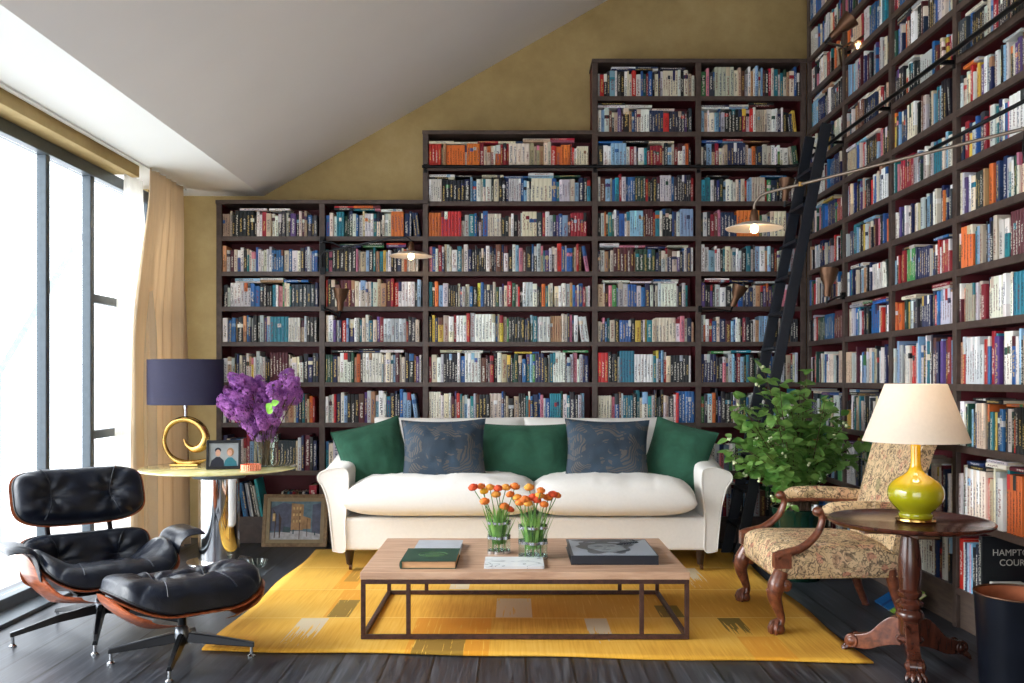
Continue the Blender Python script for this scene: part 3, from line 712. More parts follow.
def cone_spot(label, loc, ax, L, r, wall, lit=False, group='bronze cone spotlights'):
    t = thing('spotlight', label, 'spotlight', loc, 0, group); ax = Vector(ax).normalized(); q = Vector((0,0,1)).rotation_difference(ax).to_matrix()
    MB().lathe([(.001,-L*.5),(.02,-L*.5),(.024,-L*.42),(.026,-L*.1),(r*.72,L*.1),(r,L*.5),(r-.004,L*.5),(r*.66,L*.12),(.001,-L*.02)], (0,0,0), 24, rot=q).build('cone_shade', M['bronze'], t)
    MB().ball(ax*L*.16, (.02,.02,.02), 10).build('bulb', plain('off_bulb',(250,226,190),.4) if not lit else M['cream_in'], t)
    w = Vector(wall); p = -ax*L*.5
    MB().tube([tuple(p),tuple(p-ax*.04),tuple(w*.5+p*.5+Vector((0,0,-.01))),tuple(w)], .008, 8).box(tuple(w),(.03,.03,.05)).build('arm', M['blackmetal'], t)
def cs(label, px, py, Y, ax, L, r, wpx, wpy, wY, lit=False):
    o = W(px, py, Y); w = W(wpx, wpy, wY)-o; cone_spot(label, o, ax, L, r, w, lit)
cs('bronze cone spotlight pointing up on the left end bookcase', 340.5, 300, 7.12, (.05,0,1), .17, .062, 323, 308, 7.375)
cs('bronze cone spotlight in front of the back bookcase beside the ladder', 736.5, 296, 7.1, (.35,-.15,1), .17, .062, 700, 309, 7.375)
cs('bronze cone spotlight on the right wall just right of the ladder', 828, 283, 6.3, (.1,.1,1), .19, .066, 843, 296, 6.56)
cs('bronze cone spotlight high on the right wall near the ceiling', 841, 28, 6.0, (.8,-.3,.75), .17, .062, 848, 50, 6.5)
cs('dark bronze cone spotlight behind the ladder below the rail', 786, 190, 7.12, (.1,0,1), .17, .062, 803, 200, 7.375)
t = thing('spotlight', 'small lit copper disc lamp high on the right wall', 'spotlight', tuple(W(858,44,6.3)), 0, 'bronze cone spotlights')
qq = Vector((0,0,1)).rotation_difference(Vector((-.55,.1,.83)).normalized()).to_matrix()
MB().lathe([(.02,.0),(.05,.0),(.085,.012),(.085,.016),(.05,.005),(.02,.006)], (0,0,0), 28, rot=qq).build('lamp_shade', M['bronze'], t)
w = Vector((XR-.02,6.56,3.52))-Vector(t.location)
MB().tube([(0,0,0),(-.05,0,.01),(-.12,.02,-.03),tuple(w)], .008, 8).build('arm', M['bronze'], t); MB().ball((.008,0,-.016), .018, 10).build('bulb', M['cream_in'], t)
# ------------------------------------------------------------------ rug
rg = MB()
def rf(u, v):
    x = -1.5+3.14*u; y0 = 4.47-.2*u; y1 = 7.1
    y = y0+(y1-y0)*v; x += .012*math.sin(y*5) if u in (0, 1) else 0
    y += .01*math.sin(x*7) if v == 0 else 0
    return Vector((x, y, .009+.0015*math.sin(x*3+y*2)))
rg.grid(rf, 60, 50); rug = rg.build('kilim_rug', M['rug'], solid=.009)
tag(rug, 'mustard yellow woven rug with pale and olive patches under the coffee table', 'rug')
RZ = .0155
# ------------------------------------------------------------------ sofa
SX = .074; S0 = 6.25
sofa = thing('sofa', 'long white upholstered sofa with flared arms in front of the bookcases', 'sofa', (SX,S0,0))
b = MB(); b.box((0,.45,.265), (2.50,.88,.22)); b.build('base', M['white'], sofa, bevel=.02, seg=3)
k = S0/F
pts = [(333,551),(331,530),(328,505),(323,488),(318,480),(319,474),(326,470),(336,468),(344,469),(348,474),(348,490),(346,510),(345,528),(345,551)]
arm = [((px-525)*k, H-(py-HY)*k) for px, py in pts]
for sgn in (-1, 1):
    m = MB(); n = 14
    poly = spline([(p[0],0,p[1]) for p in arm]+[(arm[0][0]+.001,0,arm[0][1])], 4)[:-1]
    L = len(poly)
    def fn(u, v):
        p = poly[int(round(u*L)) % L]; y = v*.92
        lift = .16*smooth(.1, .9, v)*smooth(.15, .7, p.z)
        inn = .02*math.sin(v*PI)
        return Vector(((p.x+lift*.35)*(-sgn if sgn == 1 else 1), y, p.z+lift))
    m.grid(lambda u, v: fn(u, v), L, 16, wu=True)
    for yy in (0, .92):
        m.add([fn(i/L, 0 if yy == 0 else 1) for i in range(L)], [tuple(range(L))])
    m.build('arm', M['white'], sofa, bevel=.012, seg=3)
    # piping round the arm front
    MB().tube([fn(i/L, 0)+Vector((0,-.002,0)) for i in range(L)], .0045, 6, closed=True).build('piping', M['white'], sofa)
MB().box((0,.86,.52), (2.44,.14,.66)).build('back', M['white'], sofa, bevel=.04, seg=4)
def wrink(sd, amp=.008, fx=5, fy=9):
    return lambda x, y: amp*(mnoise.noise(Vector((x*fx, y*fy, sd)))+.6*mnoise.noise(Vector((x*fx*2.2, y*fy*2.0, sd+5))))
for i, (cx_, w) in enumerate(((-.565,1.33),(.600,1.12))):
    m = cushion(w, .80, .175, .10, k=.10, p=2.6, q=.42, n=44, disp=lambda x, y, i=i: .016*mnoise.noise(Vector((x*4, y*6, i*7+3)))+.010*abs(mnoise.noise(Vector((x*11+y*3, y*7, i+9))))-.01*abs(mnoise.noise(Vector((x*19, y*5, i+4)))), mtx=T(cx_-SX*0, .30, .475) @ EU(R(-1),0,0))
    m.build('seat_cushion', M['white'], sofa)
    bd = []
for i, (cx_, w) in enumerate(((-.56,1.14),(.56,1.14))):
    m = cushion(w, .58, .12, .08, k=.0, conc=.03, p=1.6, q=.5, n=34, disp=wrink(i+21, .016), mtx=T(cx_, .70, .742) @ EU(R(76),0,0))
    m.build('back_cushion', M['white'], sofa)
legm = wood('dark_leg', (30,18,14), (54,32,24), .35)
for x, y in ((-1.19,.06),(1.19,.06),(-1.19,.84),(1.19,.84)):
    m = MB().lathe([(.001,.155),(.036,.155),(.02,.055),(.001,.055)], (x,y,0), 12); l = m.build('leg', legm, sofa)
    MB().lathe([(.001,-.009),(.022,-.009),(.022,.009),(.001,.009)], (x+.008,y,.0385), 16, rot=Matrix.Rotation(PI/2,3,'Y')).box((x,y,.058),(.018,.014,.02)).build('castor', M['bronze'], l)
# scatter cushions
def pillow(label, cat, px, py, Y, w, h, roll, mat, tilt=72, yaw=0, Th=.085, sd=1, conc=.07):
    c = W(px, py, Y)
    o = cushion(w, h, Th, Th*.9, conc=conc, p=1.1, q=.6, n=30, disp=wrink(sd*3, .011, 8, 8)).build('cushion', mat)
    o.matrix_world = T(*c) @ EU(0,0,yaw) @ EU(0,R(-roll),0) @ EU(R(tilt),0,0)
    tag(o, label, 'cushion', 'scatter cushions on the sofa')
    e = MB().tube([Vector((x*w/2*(1-conc*(1-y*y)), y*h/2*(1-conc*(1-x*x)), 0)) for x, y in [(-1+i*.1, -1) for i in range(20)]+[(1, -1+i*.1) for i in range(20)]+[(1-i*.1, 1) for i in range(20)]+[(-1, 1-i*.1) for i in range(20)]], .004, 5, closed=True).build('seam', mat, o)
pillow('green cushion at the left end of the sofa, tilted on one corner', 'cushion', 374, 456, 6.62, .50, .48, 13, M['green'], 74, R(22), sd=1)
pillow('green cushion at the right end of the sofa, tilted against the arm', 'cushion', 678, 455, 6.62, .46, .46, -14, M['green'], 74, R(-26), sd=2)
pillow('wide green cushion in the middle of the sofa back', 'cushion', 526, 453, 6.74, .66, .43, 0, M['green'], 76, 0, sd=3)
pillow('charcoal patterned cushion between the left and middle green ones', 'cushion', 444, 451, 6.58, .60, .46, 1, M['damask'], 72, R(4), sd=4, conc=.09)
pillow('charcoal patterned cushion between the middle and right green ones', 'cushion', 607, 451, 6.58, .60, .46, -1, M['damask'], 72, R(-3), sd=5, conc=.09)

# ------------------------------------------------------------------ coffee table
CT = .35; ct = thing('coffee_table', 'low coffee table with pale oak top on a rusty iron frame', 'coffee table', (.055,5.11,RZ))
x0, x1, y0, y1 = -.82, .82, -.49, .50; zt = CT-RZ
m = MB()
def tf(u, v, z, j=0): return Vector((x0+(x1-x0)*u, y0+(y1-y0)*v+(.004*mnoise.noise(Vector((u*14, z*30, 0))) if v == 0 else 0), z))
m.box(((x0+x1)/2,(y0+y1)/2,zt-.019), (x1-x0,y1-y0,.038)); m.build('tabletop', M['oaktop'], ct, bevel=.004)
fr = MB(); w = .022; xa, xb, ya, yb2 = x0+.014, x1-.014, y0+.014, y1-.014
for z in (zt-.049, .011):
    for y in (ya, yb2): fr.box((0,y,z), (xb-xa+w,w,w))
    for x in (xa, xb): fr.box((x,(ya+yb2)/2,z), (w,yb2-ya,w))
fr.build('frame', M['iron'], ct, bevel=.002)
for x in (xa, xa+.225, xb-.225, xb):
    for y in (ya, yb2): MB().box((x,y,(zt-.06+.022)/2), (w*.98,w*.98,zt-.082)).build('leg', M['iron'], ct, bevel=.002)
def flat_book(label, x, y, w, d, t, z, cover, page, rot=0, name='book', decor=None, spine='left'):
    o = thing(name, label, 'book', (x,y,z), rot)
    c = MB(); c.box((w/2,d/2,t-.0015),(w,d,.003)); c.box((w/2,d/2,.0015),(w,d,.003))
    if spine == 'left': c.tube([(0.002,0,t/2),(0.002,d,t/2)], t/2, 12, flat=.35, up=(0,0,1))
    elif spine == 'front': c.box((w/2,.002,t/2),(w,.004,t))
    c.build('cover', cover, o, bevel=.0006)
    MB().box((w/2+.001,d/2+.002,t/2),(w-.012,d-.012,t-.006)).build('page_block', page, o)
    if decor: decor(o)
    return o
gc = plain('green_cloth_cover', (26,64,48), .6, var=.15, nscale=20); pg = plain('tan_pages', (204,160,118), .9, var=.15, nscale=200, scale=(.05,.05,1)); wp = plain('white_pages', (226,226,226), .9, var=.05, nscale=200, scale=(.05,.05,1))
goldi = plain('faded_gilt', (92,132,76), .5)
def dec_green(o):
    m = MB()
    for i, L in enumerate((.05,.09,.12,.07)): m.box((.15,.22-i*.025,.0392),(L,.006,.0006))
    m.tube([(.15+.075*math.cos(a*PI/10),.185+.06*math.sin(a*PI/10),.0392) for a in range(20)], .0012, 4, closed=True)
    m.build('cover_emblem', goldi, o)
flat_book('old green cloth-bound book at the left end of the coffee table', -.575, 4.70, .282, .36, .039, CT+.0005, gc, pg, decor=dec_green)
gm = plain('pale_grey_cover', (176,182,192), .5, var=.06, nscale=12)
flat_book('pale grey book behind the green one on the coffee table', -.55, 5.09, .255, .30, .026, CT+.0005, gm, wp, spine='none')
def marble():
    m, nt, b_, out = nmat('marbled_cover'); co = coords(nt); nz = N(nt,'ShaderNodeTexNoise',Scale=6.0,Detail=2.0,Distortion=1.2); nt.links.new(co,nz.inputs['Vector'])
    nt.links.new(ramp(nt, nz.outputs[0], [(.3,lin((236,238,240))),(.5,lin((222,227,232))),(.512,lin((110,118,132))),(.53,lin((220,224,230)))]), b_.inputs['Base Color']); b_.inputs['Roughness'].default_value = .35; return m
flat_book('thin white marbled book in front of the flower vases', -.152, 4.70, .305, .25, .014, CT+.0005, marble(), wp, spine='none')
dk = plain('navy_black_cover', (14,20,34), .35, var=.1); fb = plain('grey_photo_ground', (150,160,174), .3, var=.08, nscale=4); fd = plain('photo_dark', (46,54,64), .35, var=.35, nscale=30); fm = plain('photo_mid', (128,138,146), .35, var=.3, nscale=22)
def dec_face(o):
    t = .0475; W_, D_ = .452, .50
    MB().box((W_/2+.004,D_/2-.008,t+.0004),(W_-.02,D_-.03,.0008)).build('cover_picture', fb, o)
    def blob(cx, cy, rx, ry, z, rot=0, wob=.08, n=40, sd=0):
        P = []
        for i in range(n):
            a = 2*PI*i/n; r = 1+wob*mnoise.noise(Vector((math.cos(a)*2, math.sin(a)*2, sd)))
            x, y = rx*r*math.cos(a), ry*r*math.sin(a); P.append((cx+x*math.cos(rot)-y*math.sin(rot), cy+x*math.sin(rot)+y*math.cos(rot)))
        return P
    m = MB(); m.prism(blob(.20,.24,.145,.17,0,.2,.5,sd=2), t+.0009, t+.0013, 'z'); m.prism(blob(.22,.44,.19,.05,0,0,.6,sd=4), t+.0009, t+.0013, 'z')
    for i in range(9):
        a = 1.0-i*.09; m.tube([(.27+i*.006,.30+i*.004,t+.001),(.30+i*.012,.38,t+.001),(.36+i*.008-.05,.47,t+.001)], .004, 4, mat=0)
    m.build('cover_portrait_hair', fd, o)
    m = MB(); m.prism(blob(.205,.22,.095,.125,0,.3,.15,sd=9), t+.0014, t+.0017, 'z')
    for i in range(5): m.tube([(.30+i*.014,.30,t+.0016),(.33+i*.012,.38,t+.0016),(.31+i*.02,.46,t+.0016)], .0022, 4)
    m.build('cover_portrait_face', fm, o)
    m = MB()
    for x, y, rx, ry in ((.165,.25,.024,.009),(.235,.265,.024,.009),(.20,.165,.026,.008),(.195,.205,.01,.007),(.16,.272,.028,.004),(.24,.287,.028,.004)): m.prism(blob(x,y,rx,ry,0,.25,.1,20), t+.0018, t+.0020, 'z')
    m.build('cover_portrait_features', fd, o)
flat_book('large black book with a grey portrait photograph on its cover', .295, 4.80, .452, .50, .047, CT+.0005, dk, dk, spine='front', decor=dec_face)

# ------------------------------------------------------------------ tube vases with ranunculus
petals = {'orange': plain('orange_petal', (238,122,44), .7, var=.35, nscale=40), 'deep orange': plain('red_orange_petal', (220,84,44), .7, var=.35, nscale=40), 'yellow': plain('yellow_petal', (240,180,40), .7, var=.2, nscale=40), 'amber': plain('amber_petal', (244,158,60), .7, var=.3, nscale=40)}
wat = glass('vase_water', (.9,.97,.9), thin=True)
def tube_vase(x, y, r, h, label):
    t = thing('tube_vase', label, 'vase', (x,y,CT+.0005), 0, 'clear tube vases on the coffee table')
    tr = r*.37; pos = [(math.cos(a)*(r-tr), math.sin(a)*(r-tr)) for a in [R(30+60*i) for i in range(6)]]
    for px, py in pos:
        MB().lathe([(.001,.004),(tr-.002,.004),(tr,.008),(tr,h)], (px,py,0), 20).build('glass_tube', M['vglass'], t)
        m = MB()
        for z in (.0,h*.5-.007,h-.014): m.lathe([(tr+.0004,z),(tr+.0022,z),(tr+.0022,z+.014),(tr+.0004,z+.014),(tr+.0004,z)], (px,py,0), 20)
        m.build('clamp_ring', M['silver'], t)
    return pos, tr
def ranunculus(base, head, col, r, label, group):
    o = thing('ranunculus', label, 'flower', base, 0, group)
    hd = Vector(head)-Vector(base); out = Vector((hd.x, hd.y, 0))
    P = bez((0,0,0), Vector((0,0,hd.z*.45)), hd-Vector((out.x*.25,out.y*.25,hd.z*.3)), hd, 10)
    MB().tube(P, .0024, 6).build('stem', M['stem'], o)
    m = MB(); ax = (P[-1]-P[-2]).normalized(); q = Vector((0,0,1)).rotation_difference((ax+Vector((0,0,.6))).normalized()).to_matrix()
    for L in range(4):
        rr = r*(1-L*.2); zz = r*.15*L
        npet = 7
        for k in range(npet):
            a0 = 2*PI*(k+L*.5)/npet
            def pf(u, v):
                a = a0+(u-.5)*1.25; th = .2+v*1.75
                rad = rr*math.sin(th)*(1+.06*math.sin(u*PI)); z = -rr*.75*math.cos(th)+zz+.004*math.sin(u*PI*3)*v
                return q @ Vector((rad*math.cos(a), rad*math.sin(a), z))+hd
            m.grid(pf, 5, 5)
    m.ball(hd+q @ Vector((0,0,r*.1)), (r*.72,r*.72,r*.6), 12)
    m.build('bloom', petals[col], o)
def green_bunch(x, y, r, z0, z1, n, label):
    m = MB()
    for i in range(n):
        a = random.uniform(0, 2*PI); rr = random.uniform(.1,1)*r; h = random.uniform(.5,1)*(z1-z0)
        b0 = Vector((x+rr*.7*math.cos(a), y+rr*.7*math.sin(a), z0)); tipp = b0+Vector((math.cos(a)*rr*.9+random.uniform(-.03,.03), math.sin(a)*rr*.9, h))
        sw = random.uniform(.004,.009); sd = Vector((-math.sin(a), math.cos(a), 0))*sw; mid = (b0+tipp)/2+Vector((math.cos(a),math.sin(a),0))*-.006
        m.add([b0-sd*.4, b0+sd*.4, mid+sd, tipp, mid-sd], [(0,1,2,4),(4,2,3)], smooth=True)
    o = m.build('flower_foliage', M['leaf'], weld=False); tag(o, label, 'foliage', None, 'stuff')
va = W(499,551,5.12); vb = W(533,556,4.98)
pa, ta = tube_vase(va.x, 5.14, .068, .175, 'clear glass and metal tube vase, the left one of the two on the coffee table')
pb, tb = tube_vase(vb.x, 4.99, .084, .175, 'clear glass and metal tube vase, the right one of the two on the coffee table')
FA = [(473,487,'deep orange'),(481,486,'orange'),(484,491,'yellow'),(484.5,501,'orange'),(490,487,'amber'),(498,488,'deep orange'),(496,494,'amber'),(504.5,506,'orange'),(510,509,'deep orange'),(506,487,'amber'),(515,486,'orange')]
FB = [(510,494,'orange'),(517,497,'amber'),(520,502,'orange'),(525,499,'orange'),(529,487,'amber'),(528,503,'amber'),(537,500,'deep orange'),(541,490,'orange'),(540,495,'amber'),(544,504,'orange'),(548,497,'orange'),(553,494,'deep orange'),(557,495,'orange'),(533,497,'deep orange')]
for FL, pos, (vx, vy), nm in ((FA, pa, (va.x,5.14), 'left'), (FB, pb, (vb.x,4.99), 'right')):
    for i, (px, py, col) in enumerate(sorted(FL)):
        Y = vy+random.uniform(-.05,.05); hd = W(px, py, Y); q = pos[i % 6]
        ranunculus((vx+q[0]*.9, vy+q[1]*.9, CT+.012), hd, col, random.uniform(.023,.028), '%s ranunculus bloom, %s from the left in the %s vase' % (col, ordw(i), nm), 'ranunculus in the %s vase' % nm)
    green_bunch(vx, vy, .06 if nm == 'left' else .075, CT+.05, CT+.29, 110, 'thin green leaves and stems standing in the %s tube vase' % nm)

# ------------------------------------------------------------------ pedestal table and what stands on it
PX, PY, PZ = -2.10, 6.62, .685
pt = thing('pedestal_table', 'round pale yellow glass-topped side table on a chrome drum pedestal', 'side table', (PX,PY,0))
tg, nt, b_, out = nmat('yellow_marble_glass'); co = coords(nt); nz = N(nt,'ShaderNodeTexNoise',Scale=6.0,Detail=6.0,Distortion=1.0); nt.links.new(co,nz.inputs['Vector'])
nt.links.new(ramp(nt, nz.outputs[0], [(.3,lin((196,190,120))),(.6,lin((226,220,164))),(.75,lin((240,236,200)))]), b_.inputs['Base Color']); b_.inputs['Roughness'].default_value = .08; b_.inputs['Coat Weight'].default_value = .6
MB().lathe([(.001,PZ-.016),(.53,PZ-.016),(.54,PZ-.012),(.54,PZ-.003),(.535,PZ),(.001,PZ)], (0,0,0), 96).build('tabletop', tg, pt)
MB().lathe([(.001,PZ-.03),(.27,PZ-.03),(.27,PZ-.017),(.001,PZ-.017)], (0,0,0), 48).build('glass_disc', plain('clear_disc',(180,196,196),.1), pt)
MB().lathe([(.001,PZ-.075),(.18,PZ-.075),(.183,PZ-.07),(.183,PZ-.035),(.18,PZ-.031),(.001,PZ-.031)], (0,0,0), 48).build('collar', M['steel'], pt)
m = MB(); m.lathe([(.001,.03),(.142,.03),(.142,PZ-.076),(.001,PZ-.076)], (0,0,0), 64)
for z in (.03,): pass
m.build('pedestal', M['chrome'], pt)
MB().lathe([(.001,.001),(.215,.001),(.225,.008),(.222,.02),(.16,.03),(.001,.03)], (0,0,0), 64).build('base', M['silver'], pt)
t = thing('glass_bowl', 'small clear glass bowl on the floor beside the chrome pedestal', 'bowl', (-1.79,6.47,.001))
MB().lathe([(.001,0),(.05,0),(.055,.004),(.075,.045),(.08,.05),(.077,.05),(.052,.008),(.001,.006)], (0,0,0), 32).build('bowl', M['vglass'], t)
m = MB()
for k in range(14):
    a = 2*PI*k/14; m.bar((.057*math.cos(a),.057*math.sin(a),.006),(.079*math.cos(a),.079*math.sin(a),.048),.003)
m.build('ribs', M['silver'], t)
# gold ring lamp
LX, LY = -2.36, 6.68
t = thing('table_lamp', 'table lamp with polished gold swirl ring base and navy oval drum shade', 'table lamp', (LX,LY,PZ))
RP = [(.15,-.135,.006),(.06,-.158,.02),(-.04,-.152,.022),(-.115,-.10,.015),(-.152,-.01,.013),(-.13,.085,.015),(-.065,.142,.018),(.025,.152,.022),(.105,.11,.025),(.145,.035,.027),(.12,-.04,.032),(.06,-.06,.024),(.01,-.03,.012),(-.012,.015,.003)]
P = spline([(a_,0,.182+b_) for a_, b_, c_ in RP], 6)
MB().tube(P, lerpl([c_*1.25 for a_, b_, c_ in RP], len(P)), 16, flat=.85, up=(0,1,0)).build('ring_base', M['gold'], t)
MB().box((.0,0,.009),(.20,.075,.016)).build('foot', M['gold'], t, bevel=.004)
MB().tube([(0,0,.33),(0,0,.42)], .008, 10).tube([(0,0,.415),(0,0,.44)], .014, 12).build('stem', M['silver'], t)
m = MB(); m.lathe([(.270,.44),(.272,.44),(.272,.765),(.270,.765),(.266,.763),(.266,.442),(.270,.44)], (0,0,0), 64, sy=.62)
m.build('lamp_shade', M['navyshade'], t)
MB().bar((-.262,0,.447),(.262,0,.447),.005).bar((0,-.16,.447),(0,.16,.447),.005).build('shade_frame', M['silver'], t)
# photo frame with a couple
t = thing('photo_frame', 'black photo frame with a picture of two people on the pedestal table', 'photo frame', tuple(W(223.5,463,6.42)), R(14))
t.location.z = PZ+.004
PH = plain('photo_print', (150,156,160), .3, var=.15, nscale=10)
m0 = EU(R(-14),0,0)
def lm(mb): return mb.xf(m0)
fm_ = MB(); 
for a, b2 in (((-.115,0,.009),(.115,0,.009)),((-.115,0,.191),(.115,0,.191))): fm_.bar(a,b2,.018,.02)
for x in (-.106,.106): fm_.bar((x,0,0),(x,0,.2),.018,.02)
lm(fm_).build('frame', M['black'], t, bevel=.002)
lm(MB().box((0,.004,.1),(.2,.004,.17))).build('photo', PH, t)
def disc2(cx, cz_, rx, rz_, y, n=20): return [(cx+rx*math.cos(2*PI*i/n), cz_+rz_*math.sin(2*PI*i/n)) for i in range(n)]
lm(MB().prism([(-.09,.02),(-.08,.06),(-.05,.085),(-.025,.085),(0,.06),(.005,.02)],.0005,.0015).prism(disc2(-.038,.132,.021,.018,0),.0003,.0008)).build('photo_person_in_dark_coat', plain('photo_navy',(24,28,42),.4), t)
lm(MB().prism([(.0,.02),(.01,.06),(.03,.08),(.055,.08),(.085,.05),(.09,.02)],.0005,.0015)).build('photo_person_in_teal', plain('photo_teal',(40,110,124),.4), t)
lm(MB().prism(disc2(-.038,.112,.017,.024,0),-.0006,-.0001).prism(disc2(.04,.112,.016,.022,0),-.0006,-.0001)).build('photo_faces', plain('photo_skin',(196,150,126),.5), t)
lm(MB().prism(disc2(.044,.118,.023,.03,0),.0003,.0008)).build('photo_hair', plain('photo_hair',(150,112,76),.5), t)
m = MB(); m.bar((0,.005,.13),(0,.085,-.012),.03,.004); lm(m).build('easel_back', M['black'], t)
# copper tea light dish
t = thing('copper_bowl', 'low ribbed copper candle holder on the edge of the pedestal table', 'candle holder', (-1.80,6.36,PZ+.001))
m = MB()
def cf(u, v):
    a = 2*PI*u; rb = .068+.0012*math.cos(a*28); pr = [(0.001,.0),(rb,.0),(rb,.042),(rb-.006,.042),(rb-.008,.008),(.001,.006)]
    s = v*(len(pr)-1); k = min(int(round(s)), len(pr)-1); r, z = pr[k]; return Vector((r*math.cos(a), r*math.sin(a), z))
m.grid(cf, 224, 6, wu=True).build('bowl', M['copper'], t); MB().lathe([(.001,.008),(.04,.008),(.04,.03),(.001,.03)],(0,0,0),24).build('candle', plain('candle_wax',(236,226,206),.5), t)
# vase with lilac
VX, VY = -1.765, 6.62
t = thing('glass_vase', 'flared clear glass vase of water holding the lilac', 'vase', (VX,VY,PZ+.001))
MB().lathe([(.001,0),(.06,0),(.066,.006),(.092,.235),(.089,.235),(.062,.014),(.001,.012)], (0,0,0), 40).build('vase', M['vglass'], t)
t = thing('lilac_bouquet', 'large bunch of purple lilac in the glass vase', 'flowers', (VX,VY,PZ+.015))
LP = [(236,380),(250,384),(287,377),(292,386),(228,392),(262,392),(278,398),(240,400),(224,402),(252,408),(268,408),(284,404),(232,412),(246,420),(262,420),(256,432),(272,424),(238,408),(296,396),(244,390),(274,388),(228,407),(250,425),(270,433),(262,400),(240,392),(256,398),(234,398),(250,414),(276,414),(242,412),(290,388),(284,395),(244,383),(260,384),(258,416),(266,418)]
sm = MB(); c0 = Vector((VX,VY,PZ+.015))
for i, (px, py) in enumerate(LP):
    Y = VY+random.uniform(-.14,.12)*(1 if py < 420 else .8)-(.05 if py > 415 else 0)
    c = W(px, py, Y)-c0; d = (c-Vector((0,0,.18))); d.z = abs(d.z)*.6+.08; d = d.normalized()+Vector((random.uniform(-.3,.3),random.uniform(-.3,.3),random.uniform(-.3,.2))); d.normalize()
    q = Vector((0,0,1)).rotation_difference(d).to_matrix(); m = MB(); L = random.uniform(.11,.16); rb = random.uniform(.046,.060)
    for j in range(150):
        v = random.random(); a = random.uniform(0, 2*PI); rr = rb*(math.sin(PI*min(1,(v*.85+.12)))**.7)*random.uniform(.7,1.05)
        pc = c+q @ Vector((rr*math.cos(a), rr*math.sin(a), (v-.5)*L)); nrm = (q @ Vector((math.cos(a),math.sin(a),.3))).normalized()
        e1 = nrm.orthogonal().normalized(); e2 = nrm.cross(e1); s = random.uniform(.009,.014); ph = random.uniform(0, PI)
        for k in range(4):
            an = ph+k*PI/2; dd = e1*math.cos(an)+e2*math.sin(an); ss = e1*-math.sin(an)+e2*math.cos(an)
            m.add([pc, pc+dd*s*.6+ss*s*.4+nrm*.003, pc+dd*s*1.1+nrm*.001, pc+dd*s*.6-ss*s*.4+nrm*.003], [(0,3,2,1)])
    m.build('flower_head', M['lilac'], t, weld=False)
    sm.tube(bez((random.uniform(-.03,.03),random.uniform(-.03,.03),.0), (c.x*.1,c.y*.1,.16), c*.6+Vector((0,0,.05)), c, 7), .003, 5)
sm.build('stems', M['bark'], t)
def leaf_geo(m, p, d, nrm, L, w, fold=.15, mat=0):
    d = d.normalized(); s = d.cross(nrm).normalized(); n = s.cross(d)
    prof = [(0,0),(.2,.6),(.45,1),(.7,.8),(.9,.35),(1,0)]
    vs = []; droop = -.18*L
    for t_, w_ in prof:
        c = p+d*L*t_+n*(droop*t_*t_); vs += [c-s*w*w_*.5+n*fold*w*w_, c, c+s*w*w_*.5+n*fold*w*w_]
    m.add(vs, [(3*i+a, 3*i+a+1, 3*i+a+4, 3*i+a+3) for i in range(5) for a in (0,1)], mat, True)
LG = plain('bright_leaf', (120,180,50), .5, var=.2)
for px, py, sx in ((266,409,.6),(271,405,1),(268,414,.3)):
    m = MB(); leaf_geo(m, W(px,py,VY-.24)-c0, Vector((sx,-.2,.5)), Vector((.1,-1,.3)), .06, .05); m.build('leaf', LG, t, weld=False)

# ------------------------------------------------------------------ framed painting leaning on the plinth
t = thing('framed_painting', 'small street-scene painting in a worn gilt frame leaning on the bookcase plinth', 'painting', (W(294,545,7.26).x,7.25,.001))
gilt = plain('worn_gilt', (134,110,82), .5, .4, var=.3, nscale=40, bstr=.4); mt0 = EU(R(-12),0,0)
Wd, Hd = .51, .41
m = MB()
def framebars(m, w, h, bw, y, dp, mat=0):
    m.prism([(-w/2,0),(w/2,0),(w/2-bw,bw),(-w/2+bw,bw)], y, y+dp, 'y', mat); m.prism([(-w/2,h),(w/2,h),(w/2-bw,h-bw),(-w/2+bw,h-bw)], y, y+dp, 'y', mat)
    m.prism([(-w/2,0),(-w/2+bw,bw),(-w/2+bw,h-bw),(-w/2,h)], y, y+dp, 'y', mat); m.prism([(w/2,0),(w/2-bw,bw),(w/2-bw,h-bw),(w/2,h)], y, y+dp, 'y', mat)
framebars(m, Wd, Hd, .028, 0, .035); m.xf(mt0).build('frame', gilt, t, bevel=.003)
m = MB(); m2 = MB(); framebars(m2, Wd-.05, Hd-.05, .032, 0, .02); m2.xf(T(0,.008,.025)); m2.xf(mt0).build('inner_frame', plain('linen_slip', (156,140,112), .8, var=.1), t)
pc = {}
def pm(n, c): return plain('paint_'+n, c, .7, var=.25, nscale=30, bstr=.3)
yb = .022
MB().box((0,yb,Hd/2),(Wd-.1,.004,Hd-.1)).xf(mt0).build('canvas', pm('sky',(104,132,148)), t)
def patch(n, c, polys, lay):
    mm = pm(n, c)
    for p in polys: MB().prism(p, yb-.0022-lay*.0006, yb-.0019-lay*.0006).xf(mt0).build('painted_'+n, mm, t)
patch('building', (92,100,124), [[(-.2,.12),(-.03,.12),(-.03,.33),(-.1,.345),(-.2,.30)],[(.13,.1),(.205,.1),(.205,.34),(.13,.33)]], 0)
patch('house', (178,142,104), [[(-.035,.13),(.06,.13),(.06,.33),(-.035,.34)],[(.06,.14),(.12,.14),(.12,.22),(.06,.24)]], 1)
patch('street', (196,198,204), [[(-.2,.055),(.2,.055),(.2,.10),(.04,.125),(-.2,.11)]], 2)
patch('tree', (80,62,56), [[(-.165,.07),(-.158,.07),(-.15,.25),(-.185,.30),(-.16,.22)],[(-.125,.07),(-.118,.07),(-.11,.22),(-.135,.27)],[(.03,.06),(.036,.06),(.036,.28),(.03,.28)],[(.09,.08),(.094,.08),(.094,.22),(.09,.22)]], 3)
